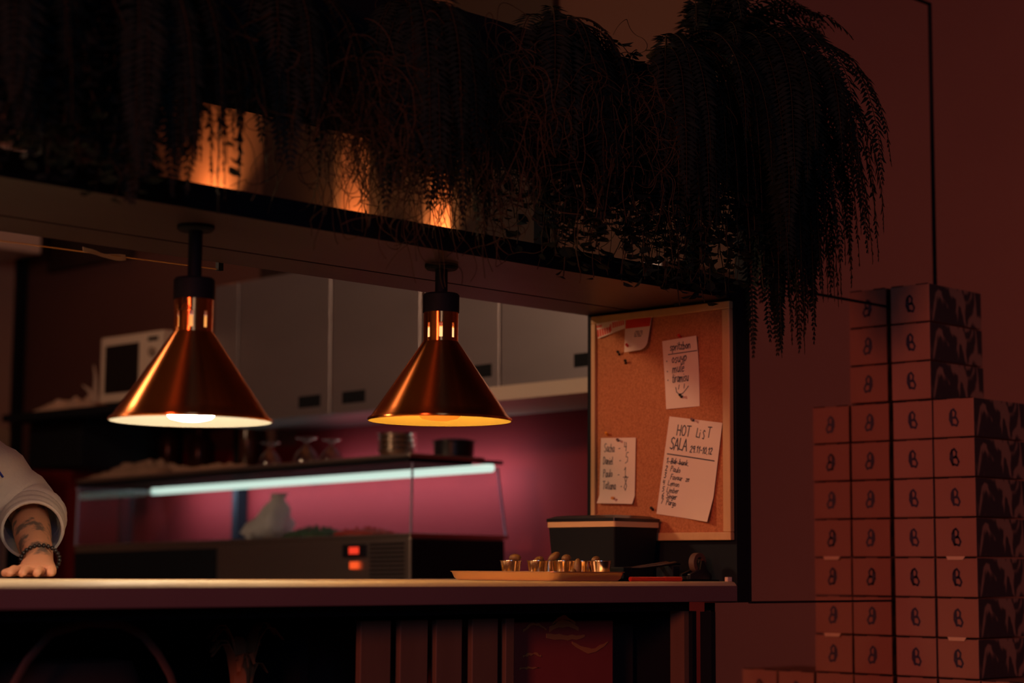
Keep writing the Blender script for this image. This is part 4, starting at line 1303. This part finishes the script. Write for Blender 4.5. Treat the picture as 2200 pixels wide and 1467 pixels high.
def frond(root, az, el, L, wid, droop, rr, step=0.0105):
    """returns MB of one pinnate frond: curved midrib with tapering leaflets"""
    mb = MB()
    n = max(8, int(L / step))
    d = Vector((math.cos(az) * math.cos(el), math.sin(az) * math.cos(el), math.sin(el)))
    p = Vector(root)
    pts = [p.copy()]
    side0 = Vector((-math.sin(az), math.cos(az), 0))
    tw = rr.uniform(-0.5, 0.5)
    for i in range(n):
        t = i / n
        d = (d + Vector((0, 0, -1)) * droop * (0.5 + t) / n * 2.2 + Vector((rr.uniform(-1, 1), rr.uniform(-1, 1), 0)) * 0.02).normalized()
        p = clampY(p + d * (L / n))
        pts.append(p.copy())
        if i < n * 0.1:
            continue
        s_ = (side0 + d * tw).normalized()
        s_ = (s_ - d * s_.dot(d)).normalized()
        nrm = d.cross(s_)
        l_ = wid * (math.sin(PI * (0.10 + 0.88 * t)) ** 0.75) * rr.uniform(0.85, 1.1)
        if t > 0.9:
            l_ *= 0.8
        for sg in (-1, 1):
            a = s_ * sg * 0.93 + d * 0.33 - nrm * rr.uniform(-0.2, 0.25)
            a.normalize()
            wv = d * 0.0050
            tip = p + a * l_ - Vector((0, 0, 0.18 * l_))
            m1 = p + a * l_ * 0.45
            if tip.x > 3.42 and tip.y > 2.672:
                tip.y = 2.672
            mb.add([p, m1 + wv, tip, m1 - wv], [(0, 1, 2, 3)])
    mb.tube(pts, [0.0013 * (1 - 0.7 * i / n) + 0.0003 for i in range(n + 1)], 4, mi=1)
    return mb


def fern(x, y, z, n, L, wid, label, seed, az_c=-PI / 2, az_s=1.2, el=(0.1, 1.1), droop=(1.2, 2.2)):
    rr = random.Random(seed)
    t = thing('fern', (x, y, z), label, 'fern', 'ferns hanging over the shelf')
    MB().lathe([(0.01, -0.01), (0.03, 0.005), (0.012, 0.02)], (x, y, z), 10, cap0=True, cap1=True).build('crown', M['stem'], t)
    for i in range(n):
        az = az_c + rr.uniform(-az_s, az_s)
        r0 = (x + rr.uniform(-0.03, 0.03), y + rr.uniform(-0.02, 0.02), z + rr.uniform(-0.01, 0.02))
        frond(r0, az, rr.uniform(*el), L * rr.uniform(0.6, 1.08), wid * rr.uniform(0.75, 1.15), rr.uniform(*droop), rr).build('frond', [M['fern'], M['stem']], t)
    return t


# the big ferns spilling round the right end
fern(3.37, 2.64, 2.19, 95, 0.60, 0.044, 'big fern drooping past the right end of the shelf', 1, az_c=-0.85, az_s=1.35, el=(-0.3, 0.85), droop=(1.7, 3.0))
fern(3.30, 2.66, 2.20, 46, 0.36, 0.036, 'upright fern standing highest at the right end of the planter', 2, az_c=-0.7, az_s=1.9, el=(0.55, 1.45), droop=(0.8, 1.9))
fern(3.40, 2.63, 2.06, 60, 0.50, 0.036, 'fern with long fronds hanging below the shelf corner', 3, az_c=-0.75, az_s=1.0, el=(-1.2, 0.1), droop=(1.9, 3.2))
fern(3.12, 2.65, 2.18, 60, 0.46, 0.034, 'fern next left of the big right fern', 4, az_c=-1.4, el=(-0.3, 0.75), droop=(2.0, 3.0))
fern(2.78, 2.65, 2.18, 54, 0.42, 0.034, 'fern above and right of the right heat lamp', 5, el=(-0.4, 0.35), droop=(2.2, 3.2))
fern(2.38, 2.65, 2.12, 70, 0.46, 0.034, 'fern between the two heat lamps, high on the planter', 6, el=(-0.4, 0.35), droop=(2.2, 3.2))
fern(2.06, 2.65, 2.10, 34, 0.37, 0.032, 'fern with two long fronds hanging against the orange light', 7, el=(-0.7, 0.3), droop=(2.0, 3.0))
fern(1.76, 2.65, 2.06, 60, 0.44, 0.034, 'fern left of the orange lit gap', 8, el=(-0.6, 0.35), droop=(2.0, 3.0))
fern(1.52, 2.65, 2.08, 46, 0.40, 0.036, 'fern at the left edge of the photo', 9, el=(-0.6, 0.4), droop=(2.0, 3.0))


def leafy_vine(x, y, z, strands, L, leaf, label, seed, spread=0.10, mat_='vine'):
    rr = random.Random(seed)
    t = thing('trailing_vine', (x, y, z), label, 'vine', 'trailing vines hanging over the shelf')
    for s_ in range(strands):
        mb = MB()
        a = rr.uniform(-PI, 0)
        p = Vector((x + rr.uniform(-spread, spread), y + rr.uniform(-0.02, 0.01), z))
        d = Vector((math.cos(a) * 0.5, -0.45, 0.1))
        n = int(L * rr.uniform(0.6, 1.05) / 0.016)
        pts = [p.copy()]
        for i in range(n):
            d = (d + Vector((rr.uniform(-0.35, 0.35), rr.uniform(-0.2, 0.2), -0.28))).normalized()
            p = p + d * 0.016
            p.y = max(2.50, min(2.645, p.y))
            pts.append(p.copy())
            an = rr.uniform(0, 2 * PI)
            dirv = Vector((math.cos(an), math.sin(an) * 0.7 - 0.25, rr.uniform(-0.7, 0.2))).normalized()
            sz = leaf * rr.uniform(0.6, 1.15)
            up_ = Vector((rr.uniform(-0.5, 0.5), rr.uniform(-0.5, 0.5), 1))
            w = dirv.cross(up_).normalized() * sz * 0.42
            nn = dirv.cross(w).normalized() * sz * 0.10
            c0 = p + dirv * 0.004
            q = [c0, c0 + dirv * sz * 0.3 + w * 0.85 + nn, c0 + dirv * sz * 0.62 + w * 0.75 + nn, c0 + dirv * sz, c0 + dirv * sz * 0.62 - w * 0.75 + nn, c0 + dirv * sz * 0.3 - w * 0.85 + nn, c0 + dirv * sz * 0.5]
            for k in q:
                k.y = min(k.y, 2.664)
            mb.add(q, [(0, 1, 6), (1, 2, 6), (2, 3, 6), (3, 4, 6), (4, 5, 6), (5, 0, 6)])
        mb.tube(pts, 0.0012, 4, mi=1)
        mb.build('vine_strand', [M[mat_], M['stem']], t)
    return t


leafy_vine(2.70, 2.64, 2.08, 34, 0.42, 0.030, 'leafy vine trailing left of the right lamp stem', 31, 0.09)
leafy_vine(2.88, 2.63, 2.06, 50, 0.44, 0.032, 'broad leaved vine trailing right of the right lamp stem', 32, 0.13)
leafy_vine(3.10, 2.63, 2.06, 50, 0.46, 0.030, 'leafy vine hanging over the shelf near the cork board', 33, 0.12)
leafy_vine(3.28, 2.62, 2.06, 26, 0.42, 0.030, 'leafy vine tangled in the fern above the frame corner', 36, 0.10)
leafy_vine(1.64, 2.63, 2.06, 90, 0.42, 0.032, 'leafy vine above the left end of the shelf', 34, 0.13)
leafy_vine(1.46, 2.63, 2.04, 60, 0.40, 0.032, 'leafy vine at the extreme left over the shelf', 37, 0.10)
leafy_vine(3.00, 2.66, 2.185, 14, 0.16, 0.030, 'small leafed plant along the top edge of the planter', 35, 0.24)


def wiry_moss(x, y, z, strands, L, label, seed, spread=0.12, curl=1.0):
    rr = random.Random(seed)
    mb = MB()
    for s_ in range(strands):
        p = Vector((x + rr.gauss(0, spread * 0.5), y + rr.uniform(-0.05, 0.01), z + rr.uniform(-0.05, 0.03)))
        d = Vector((rr.uniform(-0.5, 0.5), -0.3, -0.6)).normalized()
        n = int(L * rr.uniform(0.5, 1.1) / 0.007)
        ax_ = Vector((rr.uniform(-1, 1), rr.uniform(-1, 1), rr.uniform(-1, 1))).normalized()
        pts = []
        for i in range(n):
            if i % 9 == 0:
                ax_ = Vector((rr.uniform(-1, 1), rr.uniform(-1, 1), rr.uniform(-1, 1))).normalized()
                om = rr.uniform(-0.42, 0.42) * curl
            d = Quaternion(ax_, om) @ d
            d = (d + Vector((0, 0, -0.085))).normalized()
            p = p + d * 0.007
            p.y = max(2.49, min(2.645, p.y))
            pts.append(p.copy())
        mb.tube(pts, 0.00085, 3, cap=False)
    o = mb.build('wiry_moss', M['moss'], origin=(x, y, z))
    return tag(o, label, 'hanging moss', 'wiry moss hanging over the shelf')


wiry_moss(2.26, 2.63, 1.98, 300, 0.42, 'curly wiry moss hanging in front of the orange light', 41, 0.13)
wiry_moss(2.40, 2.63, 2.00, 220, 0.42, 'wiry moss hanging just right of the orange light', 42, 0.08)
wiry_moss(2.55, 2.62, 2.02, 180, 0.46, 'thin wiry moss strand over the shelf between the lamps', 43, 0.07)
wiry_moss(2.75, 2.60, 2.08, 190, 0.44, 'large brownish wiry moss clump right of centre', 44, 0.22)
wiry_moss(2.98, 2.59, 2.05, 130, 0.44, 'wiry moss clump hanging over the shelf toward the cork board', 45, 0.16)
wiry_moss(1.90, 2.63, 1.98, 70, 0.30, 'sparse wiry moss at the left of the orange lit gap', 46, 0.14)

# ------------------------------------------------------------------ the person leaning on the counter at far left
def skin_body():
    V = {
        'pelvis': ((1.66, 3.98, 0.98), 0.135, 0.10), 'waist': ((1.68, 3.93, 1.12), 0.125, 0.095), 'chest': ((1.72, 3.84, 1.30), 0.145, 0.105), 'upper': ((1.76, 3.76, 1.43), 0.10, 0.085),
        'neck': ((1.79, 3.71, 1.515), 0.055, 0.055), 'headb': ((1.81, 3.67, 1.58), 0.062, 0.07), 'headm': ((1.815, 3.66, 1.645), 0.078, 0.088), 'headt': ((1.81, 3.68, 1.715), 0.066, 0.076),
        'shL': ((1.93, 3.70, 1.415), 0.062, 0.062), 'elL': ((2.185, 3.60, 1.185), 0.047, 0.045), 'frL': ((2.145, 3.53, 1.150), 0.046, 0.043), 'fmL': ((2.105, 3.45, 1.115), 0.042, 0.037), 'wrL': ((2.063, 3.355, 1.081), 0.033, 0.027),
        'paL': ((2.040, 3.322, 1.072), 0.042, 0.022), 'knL': ((2.015, 3.292, 1.066), 0.044, 0.015),
        'shR': ((1.60, 3.80, 1.42), 0.062, 0.062), 'elR': ((1.46, 3.66, 1.20), 0.046, 0.046), 'wrR': ((1.47, 3.43, 1.075), 0.030, 0.026), 'paR': ((1.475, 3.37, 1.066), 0.042, 0.016),
        'hpL': ((1.75, 3.99, 0.90), 0.09, 0.09), 'kneL': ((1.77, 3.99, 0.50), 0.06, 0.06), 'anL': ((1.77, 4.03, 0.09), 0.042, 0.042), 'toL': ((1.78, 3.90, 0.04), 0.04, 0.03),
        'hpR': ((1.57, 3.99, 0.90), 0.09, 0.09), 'kneR': ((1.55, 3.99, 0.50), 0.06, 0.06), 'anR': ((1.55, 4.03, 0.09), 0.042, 0.042), 'toR': ((1.54, 3.90, 0.04), 0.04, 0.03),
    }
    E = [('pelvis', 'waist'), ('waist', 'chest'), ('chest', 'upper'), ('upper', 'neck'), ('neck', 'headb'), ('headb', 'headm'), ('headm', 'headt'),
         ('upper', 'shL'), ('shL', 'elL'), ('elL', 'frL'), ('frL', 'fmL'), ('fmL', 'wrL'), ('wrL', 'paL'), ('paL', 'knL'),
         ('upper', 'shR'), ('shR', 'elR'), ('elR', 'wrR'), ('wrR', 'paR'),
         ('pelvis', 'hpL'), ('hpL', 'kneL'), ('kneL', 'anL'), ('anL', 'toL'), ('pelvis', 'hpR'), ('hpR', 'kneR'), ('kneR', 'anR'), ('anR', 'toR')]
    # fingers of both hands: flat on the counter, slightly spread and bent
    for sd, base, fwd, lat in (('L', Vector((2.018, 3.295, 1.063)), Vector((-0.66, -0.75, 0)).normalized(), Vector((0.75, -0.66, 0)).normalized()),
                               ('R', Vector((1.475, 3.35, 1.064)), Vector((0.05, -1, 0)).normalized(), Vector((-1, -0.05, 0)).normalized())):
        for k, (off, ln) in enumerate(((-0.030, 0.070), (-0.010, 0.080), (0.010, 0.076), (0.029, 0.060))):
            b = base + lat * off
            sp = (fwd + lat * off * 4).normalized()
            n0, n1, n2 = sd + 'f%da' % k, sd + 'f%db' % k, sd + 'f%dc' % k
            V[n0] = (tuple(b + sp * 0.012), 0.0095, 0.0095)
            V[n1] = (tuple(b + sp * (0.012 + ln * 0.5) + Vector((0, 0, 0.006))), 0.0088, 0.0085)
            V[n2] = (tuple(b + sp * (0.012 + ln) + Vector((0, 0, -0.005))), 0.0075, 0.0072)
            E += [('kn' + sd if sd == 'L' else 'paR', n0), (n0, n1), (n1, n2)]
        b = base - fwd * 0.035 - lat * 0.034
        V[sd + 'ta'] = (tuple(b + Vector((0, 0, 0.003))), 0.012, 0.012)
        V[sd + 'tb'] = (tuple(b - lat * 0.020 + fwd * 0.028 - Vector((0, 0, 0.001))), 0.0105, 0.010)
        V[sd + 'tc'] = (tuple(b - lat * 0.026 + fwd * 0.056 - Vector((0, 0, 0.003))), 0.0085, 0.008)
        E += [('paL' if sd == 'L' else 'paR', sd + 'ta'), (sd + 'ta', sd + 'tb'), (sd + 'tb', sd + 'tc')]
    names = list(V)
    ix = {n: i for i, n in enumerate(names)}
    org = Vector((1.66, 3.96, 0.0))
    me = bpy.data.meshes.new('skeleton')
    me.from_pydata([tuple(Vector(V[n][0]) - org) for n in names], [(ix[a], ix[b]) for a, b in E], [])
    o = bpy.data.objects.new('skeleton', me)
    COL.objects.link(o)
    sk = o.modifiers.new('skin', 'SKIN')
    sk.branch_smoothing = 0.4
    for i, n in enumerate(names):
        me.skin_vertices[0].data[i].radius = (V[n][1], V[n][2])
    me.skin_vertices[0].data[ix['pelvis']].use_root = True
    sb = o.modifiers.new('subd', 'SUBSURF')
    sb.levels = 2
    sb.render_levels = 2
    dg = bpy.context.evaluated_depsgraph_get()
    bm_ = bpy.data.meshes.new_from_object(o.evaluated_get(dg))
    bpy.data.objects.remove(o)
    bm_.name = 'person'
    # a face: nose and chin pushed out, eye hollows; facing the guests (-Y)
    for v in bm_.vertices:
        p = v.co + org
        if p.z > 1.55 and p.y < 3.64:
            dx = p.x - 1.815
            v.co.y -= 0.030 * math.exp(-(dx / 0.014) ** 2 - ((p.z - 1.625) / 0.018) ** 2)
            v.co.y += 0.010 * (math.exp(-((dx - 0.030) / 0.014) ** 2 - ((p.z - 1.650) / 0.012) ** 2) + math.exp(-((dx + 0.030) / 0.014) ** 2 - ((p.z - 1.650) / 0.012) ** 2))
            v.co.y -= 0.008 * math.exp(-(dx / 0.025) ** 2 - ((p.z - 1.592) / 0.008) ** 2)
    at = bm_.attributes.new('tattoo', 'FLOAT', 'POINT')
    for i, v in enumerate(bm_.vertices):
        p = v.co + org
        at.data[i].value = 1.0 if (p.x > 1.98 and 1.098 < p.z < 1.25) else 0.0
    bm_.materials.clear()
    bm_.materials.append(M['skin'])
    bm_.shade_smooth()
    o = bpy.data.objects.new('person', bm_)
    COL.objects.link(o)
    o.location = org
    return o


person = skin_body()
tag(person, 'person in a pale rolled sleeve shirt leaning a tattooed forearm on the counter', 'person')


def sleeve(name, path, radii, parent, seed, fold=0.006, n=40, sub=7, thick=0.0035, flat=1.0, up=None):
    """cloth tube along a path, with soft folds, open at both ends"""
    pts, rad = [], []
    P_ = [Vector(p) for p in path]
    for i in range(len(P_) - 1):
        p0, p1, p2, p3 = P_[max(0, i - 1)], P_[i], P_[i + 1], P_[min(len(P_) - 1, i + 2)]
        for k in range(sub):
            t = k / sub
            pts.append(0.5 * ((2 * p1) + (p2 - p0) * t + (2 * p0 - 5 * p1 + 4 * p2 - p3) * t * t + (3 * p1 - p0 - 3 * p2 + p3) * t ** 3))
            rad.append(radii[i] * (1 - t) + radii[i + 1] * t)
    pts.append(P_[-1])
    rad.append(radii[-1])
    mb = MB().tube(pts, rad, n, cap=False, flat=flat, up=up)
    rr = random.Random(seed)
    ph = [(rr.uniform(0, 6), rr.randint(1, 3), rr.uniform(0.5, 1.6)) for _ in range(5)]
    cen = []
    for p in pts:
        cen += [p] * n
    for i, (v, c) in enumerate(zip(mb.v, cen)):
        v = Vector(v)
        j, k = divmod(i, n)
        a = 2 * PI * k / n
        w = sum(math.sin(p0 + m * a + f_ * j) for p0, m, f_ in ph) / 5
        ends = min(1, (len(pts) - 1 - j) / 3 + 0.15)
        mb.v[i] = tuple(c + (v - c) * (1 + fold / max(0.03, (v - c).length) * w * ends))
    return mb.build(name, M['shirt'], parent, smooth=80, solid=thick)


sleeve('sleeve', [(1.80, 3.745, 1.425), (1.93, 3.70, 1.405), (2.06, 3.655, 1.30), (2.15, 3.615, 1.215), (2.172, 3.575, 1.178), (2.150, 3.535, 1.155)], [0.080, 0.078, 0.075, 0.071, 0.066, 0.061], person, 3, fold=0.011)
sleeve('sleeve_cuff', [(2.168, 3.570, 1.176), (2.152, 3.540, 1.160), (2.137, 3.513, 1.147)], [0.064, 0.0645, 0.061], person, 5, fold=0.003, thick=0.006)
sleeve('sleeve', [(1.74, 3.77, 1.43), (1.60, 3.80, 1.41), (1.52, 3.73, 1.30), (1.46, 3.66, 1.20), (1.465, 3.58, 1.155)], [0.08, 0.076, 0.07, 0.064, 0.06], person, 7, fold=0.009)
sleeve('shirt_body', [(1.66, 3.985, 0.93), (1.675, 3.94, 1.10), (1.72, 3.85, 1.30), (1.755, 3.775, 1.42), (1.785, 3.72, 1.50)], [0.19, 0.185, 0.19, 0.15, 0.068], person, 9, fold=0.008, flat=0.78, up=(0, 1, 0))
mbs = MB()
up_sl = [c for c in person.children if c.name == 'sleeve'][0]
for aim in ((2.058, 3.50, 1.264), (2.076, 3.50, 1.252)):
    ok_, hit, nr, fi = up_sl.closest_point_on_mesh(Vector(aim) - person.location)
    q = hit + person.location + nr * 0.003
    mbs.tube([(q[0] - 0.012, q[1] + 0.002, q[2] + 0.012), q, (q[0] + 0.010, q[1] + 0.002, q[2] - 0.010)], 0.004, 6, flat=0.6)
mbs.build('blue_stitching', M['shirt_blue'], person, smooth=60)
sleeve('trousers', [(1.75, 3.99, 0.97), (1.76, 3.99, 0.7), (1.77, 3.99, 0.5), (1.77, 4.03, 0.10)], [0.115, 0.10, 0.085, 0.075], person, 11, fold=0.004).data.materials[0] = M['trouser']
sleeve('trousers', [(1.58, 3.99, 0.97), (1.56, 3.99, 0.7), (1.55, 3.99, 0.5), (1.55, 4.03, 0.10)], [0.115, 0.10, 0.085, 0.075], person, 12, fold=0.004).data.materials[0] = M['trouser']
mb = MB()
for k in range(26):
    a = 2 * PI * k / 26
    c = Vector((2.068, 3.367, 1.086))
    t_ = Vector((0.042, 0.095, 0.034)).normalized()
    u = Vector((1, -0.42, 0)); u = (u - t_ * u.dot(t_)).normalized()
    w = t_.cross(u)
    mb.ball(c + u * math.cos(a) * 0.0375 + w * math.sin(a) * 0.0305, 0.0046, 8, 6)
mb.build('bead_bracelet', M['bead'], person, smooth=80)
mb = MB()
v, f, n = [], [], 24
for i in range(9):
    th = 0.12 + 1.5 * i / 8
    for k in range(n):
        a = 2 * PI * k / n
        r = math.sin(th)
        back = 0.5 + 0.5 * math.sin(a)
        z = 1.662 + 0.082 * math.cos(th) - 0.05 * back * (i / 8) ** 2 + 0.02 * (1 - back) * (i / 8)
        v.append((1.812 + 0.088 * r * math.cos(a), 3.680 + 0.098 * r * math.sin(a), z))
f = [(i * n + k, i * n + (k + 1) % n, (i + 1) * n + (k + 1) % n, (i + 1) * n + k) for i in range(8) for k in range(n)]
f.append(tuple(range(n - 1, -1, -1)))
mb.add(v, f).build('hair', M['hair'], person, smooth=80, solid=0.006)
